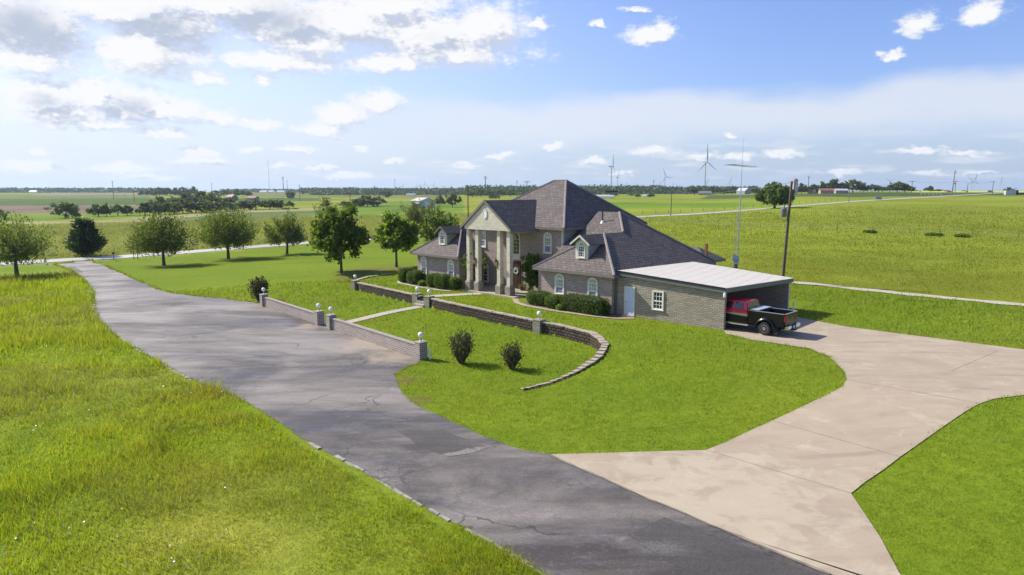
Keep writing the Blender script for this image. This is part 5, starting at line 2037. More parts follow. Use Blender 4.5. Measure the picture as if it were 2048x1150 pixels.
row([(488, 420, 36, 400, 'bushy'), (512, 419.5, 42, 399), (540, 418.5, 30, 398), (556, 418, 26, 399, 'bushy')], 'in the clump right of the hedgerow', 'clump of trees right of the hedgerow')
ftree(579, 417, 15, 402, 'small lone tree right of the hedgerow clump')
ftree(581, 397, 18, 383, 'round tree standing alone on the far pasture left of the poles', 'bushy')
row([(283, 392, 12, 380.5), (296, 392, 12, 381), (308, 392, 14, 382)], 'of the three small trees on the far left field', 'three small far field trees')
row([(326, 391, 14, 384), (341, 391, 18, 382.5), (360, 391, 20, 383)], 'among the small trees left of the tall hedgerow trees', 'small far trees before the hedgerow')
row([(304, 384, 18, 376.5), (318, 384, 18, 375), (333, 384, 22, 374), (350, 384, 22, 375), (366, 384, 20, 374.5), (380, 384, 16, 376), (388, 384, 16, 372.5)], 'in the grove on the left skyline', 'skyline grove at the left', d=1250)
row([(432, 393, 20, 381), (448, 392, 24, 379, 'oval'), (472, 393, 26, 378), (486, 393, 20, 381), (497, 393, 14, 382)], 'among the dark trees round the far left farmhouse', 'trees round the far left farmhouse')
row([(652, 416, 20, 399), (693, 414, 26, 402, 'bushy')], 'of the two grey trees behind the utility poles', 'grey trees behind the poles')
row([(718, 414, 26, 395, 'bushy'), (735, 413.5, 32, 390, 'bushy'), (755, 413, 30, 393, 'bushy')], 'in the dark clump of trees left of the metal barn', 'dark clump left of the barn')
ftree(773, 395, 18, 382, 'dark round tree above the clump left of the metal barn', 'bushy')
row([(880, 413, 20, 389), (905, 415.5, 28, 388)], 'of the two trees beside the metal barn', 'two trees beside the barn')
row([(945, 394, 26, 380), (962, 394, 30, 378), (978, 394, 22, 380), (1002, 393, 24, 378), (1020, 393, 20, 380)], 'in the wood behind the entrance gable', 'trees behind the gable')
row([(983, 398, 14, 387, 'bushy', 'leaf_far_light'), (993, 398, 12, 389, 'bushy', 'leaf_far_light')], 'of the two yellow green bushes above the gable ridge', 'yellow green bushes above the gable')
ftree(1389, 389.5, 28, 371.5, 'dense dark round tree right of the tallest wind turbine base', 'bushy')
row([(1425, 389, 26, 374), (1447, 389, 20, 376), (1464, 388.5, 22, 373), (1481, 388, 12, 376), (1508, 387.5, 22, 372)], 'among the trees round the grey far farmhouse', 'trees round the grey farmhouse')
row([(1603, 384.5, 22, 366), (1627, 384.5, 22, 369), (1645, 384.5, 14, 363), (1666, 384.5, 42, 358), (1683, 384.5, 26, 366), (1706, 384.5, 38, 357), (1727, 384.5, 22, 368), (1744, 384.5, 20, 369), (1757, 384.5, 18, 370)], 'among the tall trees behind the red-roofed farm', 'trees behind the red-roofed farm', d=640)
row([(1780, 385, 26, 369), (1795, 385, 28, 364), (1810, 385, 24, 367), (1822, 385, 18, 372)], 'in the flat-topped dark group at the right', 'flat-topped group at the right', d=620)
row([(1853, 383.5, 9, 375), (1861, 383.5, 10, 370.5)], 'of the small bent pair of trees on the right skyline', 'small pair on the right skyline', d=760)
ftree(2018, 384, 18, 374.5, 'small windswept tree behind the pale shed', d=640)
row([(1829, 384, 8, 381), (1840, 384, 6, 381), (1866, 383.5, 16, 378.5), (1878, 383.5, 14, 378.5), (1892, 383, 8, 380), (1928, 383, 9, 380.5)], 'of the low bushes along the yellow field', 'bushes along the yellow field', d=800, name='far_bush')
row([(572, 420, 14, 415), (590, 418.5, 16, 415.5), (640, 417, 14, 414.5)], 'of the low dark bushes on the pasture crest', 'low bushes on the pasture crest', name='low_bush')
for px, py, w, lab in ((1740, 466, 2.4, 'leftmost low weed clump along the right-hand fence'), (1868, 472, 2.9, 'widest low weed clump along the right-hand fence'), (1924, 474.5, 2.2, 'rightmost low weed clump along the right-hand fence')):
    x, y = at(px, py)
    u_, v_ = w2uv(x, y)
    o = hedge(lab, u_ - w / 2, u_ + w / 2, v_ - .6, v_ + .6, .5, px, .95, 'leaf_light', 45, 'weed_clump', .5)
    o['group'] = 'weed clumps along the right-hand fence'
    o['category'] = 'weeds'
row([(1276, 396, 10, 387), (1302, 394.5, 14, 386.5), (1262, 392, 12, 387), (1228, 393, 16, 387.5)], 'of the bushes in the far yard right of the main roof', 'bushes of the far yard', name='yard_bush')


def woods(name, bands):
    cs, ds, Ls = [], [], []
    for px0, px1, d0, d1, yt, n in bands:
        px = NP.uniform(px0, px1, n)
        d = NP.uniform(d0, d1, n)
        x = (px - 1024) / 1354 * d
        z0 = terr(x, d)
        dm = (d0 + d1) / 2
        hm = CH + (383 - yt) * d / 1354 - z0
        prof = .62 + .38 * vnoise(x, d, dm * .011, 31) + .25 * (vnoise(x, d, dm * .004, 32) - .5)
        h = np.maximum(hm * prof * 1.2, 2)
        f = NP.random(n) ** .8
        cs.append(np.stack([x, d, z0 + h * f], 1))
        ds.append(NP.normal(size=(n, 3)))
        Ls.append(NP.uniform(.7, 1.3, n) * dm * .0030)
    c, dr, L = np.concatenate(cs), np.concatenate(ds), np.concatenate(Ls)
    me = leafmesh(name, c, dr, L, L * .7, M['leaf_far_blue'])
    o = bpy.data.objects.new(name, me)
    COL.objects.link(o)
    return tag(o, 'long low belt of far-off woods along the horizon', 'woods', kind='stuff')


woods('distant_woods', [(-120, 335, 2100, 2500, 377, 7000), (440, 640, 2200, 2500, 379, 2200), (600, 1010, 1500, 1900, 377, 9000), (930, 1130, 1050, 1300, 373.5, 5000),
                        (1130, 1330, 1150, 1400, 373, 7000), (1330, 1520, 1150, 1350, 374.5, 4500), (1560, 1660, 900, 1000, 375, 2000), (620, 960, 1250, 1450, 383, 4500)])

# wind turbines


def turbine(label, px, hub, d, yaw, rot, blade=44, scale_r=1.0):
    x, y = spot(px, d)
    z = tz(x, y)
    hz_ = CH + (383 - hub) * d / 1354 - z
    t = thing('wind_turbine', label, 'wind turbine', (x, y, z), yaw, 'wind turbines on the horizon')
    k = scale_r
    m = MB()
    m.tube([(0, 0, -3), (0, 0, hz_ * .5), (0, 0, hz_ - 1)], [1.9 * k, 1.6 * k, 1.1 * k], 12)
    m.build('tower', M['turbine'], t)
    m = MB()
    m.box(-8, 4, -1.9 * k, 1.9 * k, hz_ - 1.6 * k, hz_ + 2.0 * k)
    m.build('nacelle', M['turbine'], t, bevel=.4)
    m = MB()
    m.lathe([(1.9 * k, 4.2), (2.0 * k, 5.2), (1.2 * k, 6.6), (.2, 7.4)], 10, (0, 0, hz_), 'x')
    m.build('hub', M['turbine'], t)
    for j in range(3):
        a = rot + j * 2 * math.pi / 3
        dv = Vector((0, math.sin(a), math.cos(a)))
        wv = Vector((.35, math.cos(a), -math.sin(a))).normalized()
        nv = dv.cross(wv)
        m = MB()
        vs, fs = [], []
        for f, c, th in ((.02, .9, .9), (.10, 1.0, .7), (.22, 1.9, .45), (.6, 1.1, .25), (1.0, .3, .1)):
            p = Vector((5.4, 0, hz_)) + dv * (blade * f)
            for s_, q in ((-1, 0), (0, 1), (1.3, 0), (0, -1)):
                vs.append(p + wv * (c * s_ * k) + nv * (th * q * k))
        for i in range(4):
            for q in range(4):
                fs.append((4 * i + q, 4 * i + (q + 1) % 4, 4 * i + 4 + (q + 1) % 4, 4 * i + 4 + q))
        fs += [(3, 2, 1, 0), (16, 17, 18, 19)]
        m.add(vs, fs).build('blade', M['turbine'], t)
    return t


turbine('tallest wind turbine, right of the house, with one blade straight up', 1409, 325, 1700, R(-52), R(-3), 46)
turbine('wind turbine just right of the main roof peak, blades seen nearly edge-on', 1222, 334, 2000, R(-25), R(-5), 40)
turbine('smaller wind turbine close behind the one beside the main roof', 1234.5, 355, 3300, R(-25), R(8), 40)
turbine('wind turbine in the middle distance with one blade level to the right', 1329, 354, 3100, R(-60), R(-25), 44)
turbine('small wind turbine left of the television antenna mast', 1458.5, 365.5, 4600, R(-60), R(12), 46)
turbine('small wind turbine right of the yellow road sign, facing the camera', 1947, 362.3, 3800, R(-80), R(8), 46)
turbine('small dark wind turbine just left of the one right of the yellow sign', 1941.5, 359.5, 3800, R(-100), R(58), 30)
turbine('small wind turbine above the pale shed at the right', 1999, 365.5, 4200, R(-60), R(5), 44)
FT = [(804.5, 373, -60, 40), (832, 373.5, -40, 20), (850, 369, -85, 0), (867, 370, -70, 15), (887, 374, -60, 50), (902, 373.5, -50, 10), (989, 374, -60, 30), (1252.5, 370, -80, 10), (1278, 372, -60, 60), (1292, 372.5, -30, 30), (1319.5, 370, -80, 0), (1344, 373, -60, 20), (1411.7, 366, -50, 40), (1778, 363, -85, 60)]
for i, (px, hy, yw, ro) in enumerate(FT):
    turbine(ORD[i] + ' from the left among the tiny distant wind turbines on the skyline', px, hy, 6200 if i < 12 else 4800, R(yw), R(ro), 42, 1.25)

# radio masts and power masts
MASTS = [(539, 320, 2600, .65, 'tallest hair-thin radio mast on the left horizon'), (567, 354, 2400, 1.5, 'radio mast just right of the tallest one'), (575, 361, 2500, .9, 'thin short mast right of the pair of radio masts'),
         (226, 362, 900, .42, 'tall slim power mast on the far left fields'), (424, 366, 1300, .5, 'slim power mast above the trees right of the hedgerow'), (599, 369, 700, .32, 'slim mast right of the lone round far tree'),
         (749, 371, 900, .35, 'slim mast above the dark clump left of the barn'), (790, 358, 2600, 1.0, 'thin radio mast left of the barn, above the woods'), (874, 374, 600, .3, 'short dark mast right of the metal barn'),
         (840, 370, 1300, .6, 'grey mast above the barn roof'), (971, 353, 1100, 1.0, 'thick pale lattice mast above the entrance gable'), (1034, 361, 700, .35, 'slim mast left of the main roof peak'),
         (1307, 360, 800, .42, 'tall slim mast right of the main roof'), (1205, 369, 1900, 1.2, 'small power mast left of the turbine beside the roof'), (1616, 353, 900, .6, 'slim green mast right of the silo'),
         (1907, 342, 520, .40, 'tall leaning dark mast beside the transformer T pole'), (1190, 369, 1900, .9, 'faint small mast just right of the main roof edge')]
for px, ty_, d, rad, lab in MASTS:
    x, y = spot(px, d)
    z = tz(x, y)
    h = CH + (383 - ty_) * d / 1354 - z
    t = thing('radio_mast', lab, 'mast', (x, y, z))
    m = MB()
    lean = h * .06 if px == 1907 else 0
    m.tube([(-lean, 0, -1), (0, 0, h)], [rad, rad * .6], 6)
    m.build('mast_shaft', M['polefar'], t)
    m = MB()
    for k in (.9, .97):
        m.tube([(-rad * 3, 0, h * k), (rad * 3, 0, h * k)], rad * .35, 4)
    m.build('antenna_bar', M['polefar'], t)


def barn(name, label, cat, px, d, w, l, hw, hr, rot, wallm, roofm, door=True, parts=()):
    """gabled building: w wide, l long, ridge along local y"""
    x, y = spot(px, d)
    t = thing(name, label, cat, (x, y, tz(x, y)), rot)
    m = MB()
    m.prism([(-w / 2, -1), (w / 2, -1), (w / 2, hw), (0, hr - .12), (-w / 2, hw)], -l / 2, l / 2)
    m.build('wall', wallm, t)
    m = MB()
    e = .35
    sl = (hr - hw) / (w / 2)
    m.prism([(-w / 2 - e, hw - sl * e), (0, hr), (w / 2 + e, hw - sl * e), (w / 2 + e, hw - sl * e + .14), (0, hr + .16), (-w / 2 - e, hw - sl * e + .14)], -l / 2 - e, l / 2 + e)
    m.build('roof', roofm, t)
    if door:
        m = MB()
        m.box(-w * .18, w * .18, -l / 2 - .06, -l / 2 - .01, -.2, hw * .82)
        m.build('door', M['white'], t)
    return t


M['redroof'] = plain('rust_red_roof', (.24, .09, .07), .7, var=.25, scale=.6)
M['housegrey'] = plain('pale_grey_house', (.26, .26, .27), .8, var=.1)
M['stone'] = plain('tan_farm_wall', (.32, .27, .22), .9, var=.2)
b = barn('metal_barn', 'pale metal barn with a gabled roof in the middle of the pasture', 'barn', 845, 474, 11.5, 13.5, 4.6, 6.6, R(38), M['galv'], M['metalroof'])
m = MB()
m.prism([(-9.2, 2.4), (-5.28, 2.9), (-5.28, 3.02), (-9.2, 2.52)], -6, -1)
m.build('lean_to_roof', M['polefar'], b)
m = MB()
for yy in (-5.8, -3.5, -1.2):
    m.tube([(-9, yy, -.5), (-9, yy, 2.4)], .12, 6)
m.box(-9, -5.4, -1.3, -1.1, -.3, 2.3)
m.build('lean_to_post', M['polewood'], b)
barn('farmhouse', 'long low red-roofed farm building below the dark trees at the right', 'farm building', 1663, 610, 9, 20, 2.6, 4.2, R(78), M['stone'], M['redroof'], False)
barn('farmhouse', 'low grey-roofed farm shed joined to the right end of the red-roofed building', 'farm building', 1682, 600, 8, 10, 2.4, 3.8, R(78), M['stone'], M['galv'], False)
barn('farmhouse', 'grey two-slope farmhouse behind the television antenna mast', 'house', 1487, 880, 11, 14, 4, 8, R(30), M['housegrey'], M['galv'], False)
barn('farmhouse', 'low brown house left of the trees beside the tallest turbine', 'house', 1410, 900, 9, 16, 2.8, 5, R(75), M['stone'], M['polefar'], False)
barn('farm_shed', 'white low shed just right of the main roof slope', 'shed', 1211, 640, 8, 16, 2.0, 3.0, R(75), M['white'], M['galv'], False)
barn('farm_shed', 'small white shed in the far yard', 'shed', 1293, 690, 5, 7, 1.6, 2.4, R(60), M['white'], M['galv'], False)
barn('farmhouse', 'dark farmhouse among the far left trees right of the hedgerow', 'house', 463, 850, 9, 14, 3, 6, R(50), M['polefar'], M['redroof'], False)
barn('farmhouse', 'small red-roofed house near the left trees before the lone far tree', 'house', 505, 800, 8, 12, 2.5, 4.5, R(70), M['stone'], M['redroof'], False)
barn('white_house', 'tiny white house on the far left horizon', 'house', 67, 1900, 10, 22, 4, 6.5, R(80), M['white'], M['white'], False)
for i, px in enumerate((528, 541, 562)):
    barn('white_house', ORD[i] + ' from the left of the tiny pale buildings under the radio masts', 'house', px, 2150, 12, 26, 4, 7, R(75), M['white'], M['galv'], False)
barn('white_house', 'tiny white trailer house before the woods above the barn', 'house', 822, 1150, 6, 16, 2.5, 3.6, R(85), M['white'], M['galv'], False)
barn('farm_shed', 'small ruined tan shed right of the silo', 'shed', 1626, 640, 6, 7, 3, 5, R(40), M['stone'], M['stone'], False)
# silo
x, y = spot(1589.5, 620)
sil = thing('silo', 'round grey silo with a rusty dome top behind the utility pole', 'silo', (x, y, tz(x, y)))
zt = CH + (383 - 357) * 620 / 1354 - tz(x, y)
m = MB()
m.lathe([(2.4, -1), (2.4, zt - 2.4)], 20)
m.build('silo_wall', M['galv'], sil)
m = MB()
m.lathe([(2.5, zt - 2.4)] + [(2.5 * math.cos(a), zt - 2.4 + 2.4 * math.sin(a)) for a in np.linspace(.15, 1.5, 7)], 20)
m.build('dome', plain('rusty_dome', (.26, .16, .14), .7), sil)
m = MB()
m.box(-2.0, -1.2, -2.9, -2.2, 0, zt - 2.2)
m.build('chute', M['redroof'], sil)
# shed at the right edge
x, y = spot(2022, 470)
sh = thing('container_shed', 'pale box shed with a dark end at the right edge of the field', 'shed', (x, y, tz(x, y)), R(-12))
m = MB()
m.box(-3.6, 2.6, -1.4, 1.4, .0, 3.0)
m.build('wall', M['galv'], sh)
m = MB()
m.box(2.61, 4.0, -1.45, 1.45, -.1, 3.2)
m.build('end_wall', M['dark'], sh)
m = MB()
m.box(4.2, 9, -.1, .1, .1, 1.4)
m.build('cattle_panel', M['polewood'], sh)
# yellow road sign
x, y = spot(1934, 470)
ys_ = thing('road_sign', 'yellow diamond road sign with a black arrow mark beside the far road', 'road sign', (x, y, tz(x, y)), R(20))
zc = CH + (383 - 383.2) * 470 / 1354 - tz(x, y)
m = MB()
m.tube([(0, 0.05, -.5), (0, 0.05, zc + .5)], .07, 6)
m.build('post', M['steel'], ys_)
m = MB()
m.prism([(-1.1, zc), (0, zc - 1.1), (1.1, zc), (0, zc + 1.1)], -.08, -.03)
m.build('sign_plate', plain('yellow_sign_paint', (.75, .42, .01), .4), ys_)
m = MB()
m.box(-.4, .4, -.11, -.085, zc - .14, zc + .14).box(-.14, .14, -.112, -.087, zc - .4, zc + .4)
m.build('sign_mark', M['black'], ys_)


def car(label, x, y, rot, paint, k=1.0):
    t = thing('parked_car' if False else 'car', label, 'car', (x, y, tz(x, y) + .06), rot)
    m = MB()
    m.prism([(-2.3, .35), (2.3, .35), (2.35, .8), (1.3, 1.0), (-2.2, 1.05), (-2.35, .7)], -.9, .9)
    m.build('body', paint, t, bevel=.06)
    m = MB()
    m.prism([(-2.1, 1.05), (1.2, 1.0), (.35, 1.55), (-1.6, 1.62)], -.76, .76)
    m.build('cabin', M['glassdark'], t, bevel=.05)
    m = MB()
    m.prism([(-1.65, 1.60), (.38, 1.54), (.3, 1.60), (-1.55, 1.67)], -.77, .77)
    m.build('roof', paint, t)
    for a in (-1.45, 1.45):
        for b_ in (-.85, .85):
            MB().lathe([(.2, -.1), (.34, -.1), (.34, .1), (.2, .1)], 14, (0, 0, 0), 'y').build('wheel', M['rubber'], t, loc=(a, b_, .34))
    return t


x, y = spot(1736, 372)
f = np.dot(np.array([x, y]) - RC, RD)
x, y = roadpt(f, 1.2)
car('dark blue grey car driving on the gravel road at the right', x, y, math.atan2(-RD[1], -RD[0]), plain('dark_blue_car_paint', (.05, .06, .09), .3, coat=1.0))
for px, d, lab in ((1898, 610, 'tiny dark car before the yellow field'), (1981, 600, 'tiny dark vehicle left of the pale shed')):
    x, y = spot(px, d)
    car(lab, x, y, .2, M['carred'] if px == 1898 else M['carblack'])


def fence(name, label, pts, step, h=1.25, mat='polewood', rad=.05, wires=3):
    """posts along world points joined by wires"""
    pts = lerp_pts(pts, step)
    x0, y0 = pts[0]
    b = (x0, y0, tz(x0, y0))
    t = thing(name, label, 'fence', b)
    rr = random.Random(len(pts))
    tops = []
    for x, y in pts:
        z = tz(x, y)
        m = MB()
        hh = h * rr.uniform(.9, 1.1)
        m.tube([(x - b[0], y - b[1], z - b[2] - .2), (x - b[0] + rr.uniform(-.04, .04), y - b[1], z - b[2] + hh)], rad, 5)
        m.build('fence_post', M[mat], t, fix=False)
        tops.append((x - b[0], y - b[1], z - b[2]))
    m = MB()
    for k in range(wires):
        zz = h * (.95 - k * .3)
        m.tube([(x, y, z + zz) for x, y, z in tops], .012, 3, cap=False)
    m.build('fence_wire', M['steel'], t, fix=False)
    return t


fence('pasture_fence', 'thin wire pasture fence crossing the right-hand field', pxs([(1300, 446.5), (1400, 450), (1521, 457), (1674, 462), (1819, 467), (1945, 473), (2036, 477), (2120, 481)]), 5.2)
fence('pasture_fence', 'wire fence with dark posts along the far side of the gravel road', [roadpt(t, 12) for t in (30, 110, 200)], 7.5, 1.3, rad=.09)
fence('pasture_fence', 'short row of wooden posts in front of the metal barn', pxs([(786, 427), (806, 424), (826, 421.5), (846, 419)]), 4.5, 1.8, rad=.16, wires=1)
fence('pasture_fence', 'thin wire fence along the far verge of the road at the left', [roadpt(t, 9) for t in (-175, -60)], 6, 1.2)
x, y = spot(1865, 480)
gt = thing('pipe_gate', 'white pipe entrance gate by the far road at the right', 'gate', (x, y, tz(x, y)), R(10))
m = MB()
for k in range(6):
    m.tube([(-9 + k * 3.2, 0, -.3), (-9 + k * 3.2, 0, 1.7)], .09, 5)
m.build('gate_post', M['white'], gt)
m = MB()
m.tube([(-9, 0, 1.5), (7, 0, 1.5)], .07, 5).tube([(-9, 0, .8), (20, 0, .8)], .07, 5)
m.build('gate_rail', M['white'], gt)
# grazing cattle on the far left field and by the barn
cow0 = None
for i, (px, py) in enumerate(((233.5, 392.5), (248, 392.5), (252, 392.3), (803, 415))):
    x, y = at(px, py)
    m = MB()
    m.tube([(-.95, 0, 1.05), (-.6, 0, 1.0), (.2, 0, .98), (.75, 0, 1.05), (1.1, 0, .95), (1.4, 0, .55), (1.6, 0, .3)], [.2, .36, .40, .34, .22, .16, .10], 8)
    for a in (-.7, .6):
        for b_ in (-.2, .2):
            m.tube([(a, b_, .9), (a + .03, b_, .45), (a, b_, 0)], [.13, .08, .07], 5)
    m.tube([(-.98, 0, 1.2), (-1.12, 0, .6)], .04, 4)
    o = m.build('cow', plain('brown_cow_hide', (.05, .03, .02), .8) if i == 0 or i == 3 else M['dark'], None, smooth=True, loc=(x, y, tz(x, y)))
    o.rotation_euler = (0, 0, i * 1.3)
    tag(o, ['leftmost dark cow on the far left field', 'middle dark cow of the three on the far left field', 'rightmost dark cow of the three on the far left field', 'brown cow grazing left of the metal barn'][i], 'cow')

# ------------------------------------------------------------------ grass
M['grass_lawn'] = leafmat('mown_grass', (.112, .19, .012), (.325, .41, .034), .46, .7, .5)
M['grass_meadow'] = leafmat('tall_grass', (.20, .29, .018), (.43, .50, .045), .52, .7, .7)
M['grass_dry'] = leafmat('dry_grass_heads', (.27, .26, .07), (.40, .37, .13), .4, .8)
M['grass_past'] = leafmat('pasture_grass', (.21, .25, .018), (.32, .345, .045), .45, .8)
M['grass_pale'] = leafmat('pale_pasture_grass', (.27, .30, .085), (.40, .42, .15), .4, .8)


def scatter(n, az0, az1, d0, d1):
    az = np.radians(NP.uniform(az0, az1, n))
    d = np.exp(NP.uniform(math.log(d0), math.log(d1), n))
    return d * np.sin(az), d * np.cos(az), d


def blades(name, x, y, h, w, lean, mat, label, bend=.3):
    n = len(x)
    z = terr(x, y) - .01
    a = NP.uniform(0, 6.283, n)
    b = NP.uniform(0, 6.283, n)
    base = np.stack([x, y, z], 1)
    wv = np.stack([np.cos(a), np.sin(a), np.zeros(n)], 1) * (w / 2)[:, None]
    tip = base + np.stack([np.cos(b) * h * lean, np.sin(b) * h * lean, h], 1)
    v = np.stack([base - wv, base + wv, tip], 1).reshape(-1, 3)
    o = bpy.data.objects.new(name, quadmesh(name, v, mat, 3))
    COL.objects.link(o)
    return tag(o, label, 'grass', kind='stuff')


def offpaved(x, y):
    u, v = w2uv(x, y)
    k = inpoly(x, y, ASPHALT) | inpoly(x, y, CONC)
    k |= (u > -.2) & (u < 34.2) & (v > -.4) & (v < 16.2)
    k |= (u > 6.4) & (u < 19.6) & (v > -2.6) & (v < 1)
    k |= (u > 26.3) & (u < 35.6) & (v > -1.9) & (v < 1)
    k |= (u > 19.3) & (u < 26.7) & (v > -.3) & (v < 4)
    k |= (np.abs(u - (24.45 + .085 * (v + 15.1))) < .52) & (v > -15.4) & (v < -5.2)
    k |= (np.abs(u - (25.4 - .43 * (v + 4.6))) < .62) & (v > -4.8) & (v < -.2)
    k |= (np.abs(v + 26.8 * -1) < .8) & (u < 9)
    return ~k


x, y, d = scatter(330000, -44, 44, 15, 78)
k = inpoly(x, y, LAWN) & offpaved(x, y)
x, y, d = x[k], y[k], d[k]
cl = vnoise(x, y, .9, 12)
blades('lawn_grass', x, y, d * .0027 * NP.uniform(.5, 1.5, len(x)) * (.6 + .8 * cl), d * .00105, NP.uniform(.1, .9, len(x)), M['grass_lawn'], 'bright green mown lawn grass round the house')
x, y, d = scatter(520000, -46, 30, 12, 110)
k = inpoly(x, y, MEADOW) & offpaved(x, y)
x, y, d = x[k], y[k], d[k]
cl = vnoise(x, y, 1.6, 13) * .6 + vnoise(x, y, 5, 14) * .4
h = np.minimum(d * .0085, .6) * NP.uniform(.4, 1.3, len(x)) * (.28 + 2.1 * cl ** 2)
ke = np.array(lerp_pts(ASPH_L, .6))
dist = np.full(len(x), 99.0)
for q in ke:
    dist = np.minimum(dist, np.hypot(x - q[0], y - q[1]))
h = h * (1 + .45 * np.exp(-dist / .9) * (vnoise(x, y, 2.2, 23) > .45)) * np.where(dist < .5, np.where(vnoise(x, y, 3.1, 24) > .5, 1, .25), 1)
dry = NP.random(len(x)) < np.clip((vnoise(x, y, 7, 15) - .42) * 2.2, .04, .6)
blades('meadow_grass', x[~dry], y[~dry], h[~dry], (d * .0010 + .004)[~dry], NP.uniform(.1, .8, (~dry).sum()), M['grass_meadow'], 'tall yellow green unmown grass left of the driveway')
blades('dry_grass', x[dry], y[dry], h[dry] * 1.1, (d * .0008)[dry], NP.uniform(.3, 1.1, dry.sum()), M['grass_dry'], 'dry tan seed heads mixed through the tall grass')
# a ragged fringe of grass along both edges of the driveways
ex, ey = [], []
for poly, dens in ((ASPHALT, 26), (CONC, 16)):
    for i in range(len(poly)):
        p, q = poly[i], poly[(i + 1) % len(poly)]
        L = math.hypot(q[0] - p[0], q[1] - p[1])
        if L > 25:
            continue
        n = int(L * dens)
        t = NP.random(n)
        ex.append(p[0] + (q[0] - p[0]) * t + NP.normal(size=n) * .07)
        ey.append(p[1] + (q[1] - p[1]) * t + NP.normal(size=n) * .07)
ex, ey = np.concatenate(ex), np.concatenate(ey)
dd = np.hypot(ex, ey)
gap = vnoise(ex, ey, 1.7, 44) > .38
inside = inpoly(ex, ey, CONC) & inpoly(ex, ey, wobble(ASPHALT, 0, 50))
ap = np.array([at(1100, 910), at(1660, 1150)])
mid = np.abs((ex - ap[0, 0]) * (ap[1, 1] - ap[0, 1]) - (ey - ap[0, 1]) * (ap[1, 0] - ap[0, 0])) / np.linalg.norm(ap[1] - ap[0]) < .4
gap &= ~(mid & (ey < 25.5))
u_, v_ = w2uv(ex, ey)
gap &= ~((u_ > -.3) & (u_ < 9) & (v_ > -.5) & (v_ < 11))
ex, ey, dd = ex[gap], ey[gap], dd[gap]
blades('edge_grass', ex, ey, np.minimum(dd * .0035, .3) * NP.uniform(.4, 1.6, len(ex)), dd * .001, NP.uniform(.2, 1.2, len(ex)), M['grass_lawn'], 'ragged grass growing along the edges of the driveways')
x, y, d = scatter(260000, -2, 44, 48, 330)
u_, v_ = w2uv(x, y)
k = (v_ > 27.7) & (NP.random(len(x)) < np.clip(1.15 - (d - 70) / 230, 0, 1)) & ((x - RC[0]) * RNRM[0] + (y - RC[1]) * RNRM[1] < -4.5)
x, y, d = x[k], y[k], d[k]
cl = vnoise(x, y, 3, 17)
blades('pasture_grass', x, y, np.minimum(d * .0021, .45) * NP.uniform(.3, 1.2, len(x)) * (.4 + cl), d * .0008, NP.uniform(.2, 1, len(x)), M['grass_past'], 'olive green pasture grass right of the house')
x, y, d = scatter(150000, -42, 0, 95, 330)
k = ~inpoly(x, y, LAWN) & ((x - RC[0]) * RNRM[0] + (y - RC[1]) * RNRM[1] > 5)
x, y, d = x[k], y[k], d[k]
near = np.exp(-np.abs((x - RC[0]) * RNRM[0] + (y - RC[1]) * RNRM[1] - 9) / 5)
blades('pasture_grass', x, y, d * .0038 * NP.uniform(.3, 1.2, len(x)) * (.5 + 1.3 * near), d * .0012, NP.uniform(.2, 1, len(x)), M['grass_pale'], 'pale pasture grass and verge weeds beyond the road')
x, y, d = scatter(900, -44, 20, 14, 60)
k = inpoly(x, y, MEADOW) & offpaved(x, y) & (vnoise(x, y, 6, 21) > .4)
x, y = x[k], y[k]
n = len(x)
c = np.stack([x, y, terr(x, y) + NP.uniform(.2, .4, n)], 1)
me = leafmesh('wildflowers', c, NP.normal(size=(n, 3)), .07, .06, M['white'])
o = bpy.data.objects.new('wildflowers', me)
COL.objects.link(o)
tag(o, 'tiny white wildflowers dotted through the tall grass', 'flowers', kind='stuff')

# ------------------------------------------------------------------ sky, sun, camera
SAZ, SEL = R(-62), R(39)          # the sun's bearing from straight ahead, and its height
sdir = Vector((math.sin(SAZ) * math.cos(SEL), math.cos(SAZ) * math.cos(SEL), math.sin(SEL)))
sun = bpy.data.lights.new('sun', 'SUN')
sun.energy = 5.0
sun.angle = R(.5)
sun.color = (1, .935, .82)
so = bpy.data.objects.new('sun', sun)
so.rotation_euler = sdir.to_track_quat('Z', 'Y').to_euler()
COL.objects.link(so)


def azel(px, py):
    d = ray(px, py)
    return math.degrees(math.atan2(d[0], d[1])), math.degrees(math.atan2(d[2], math.hypot(d[0], d[1])))


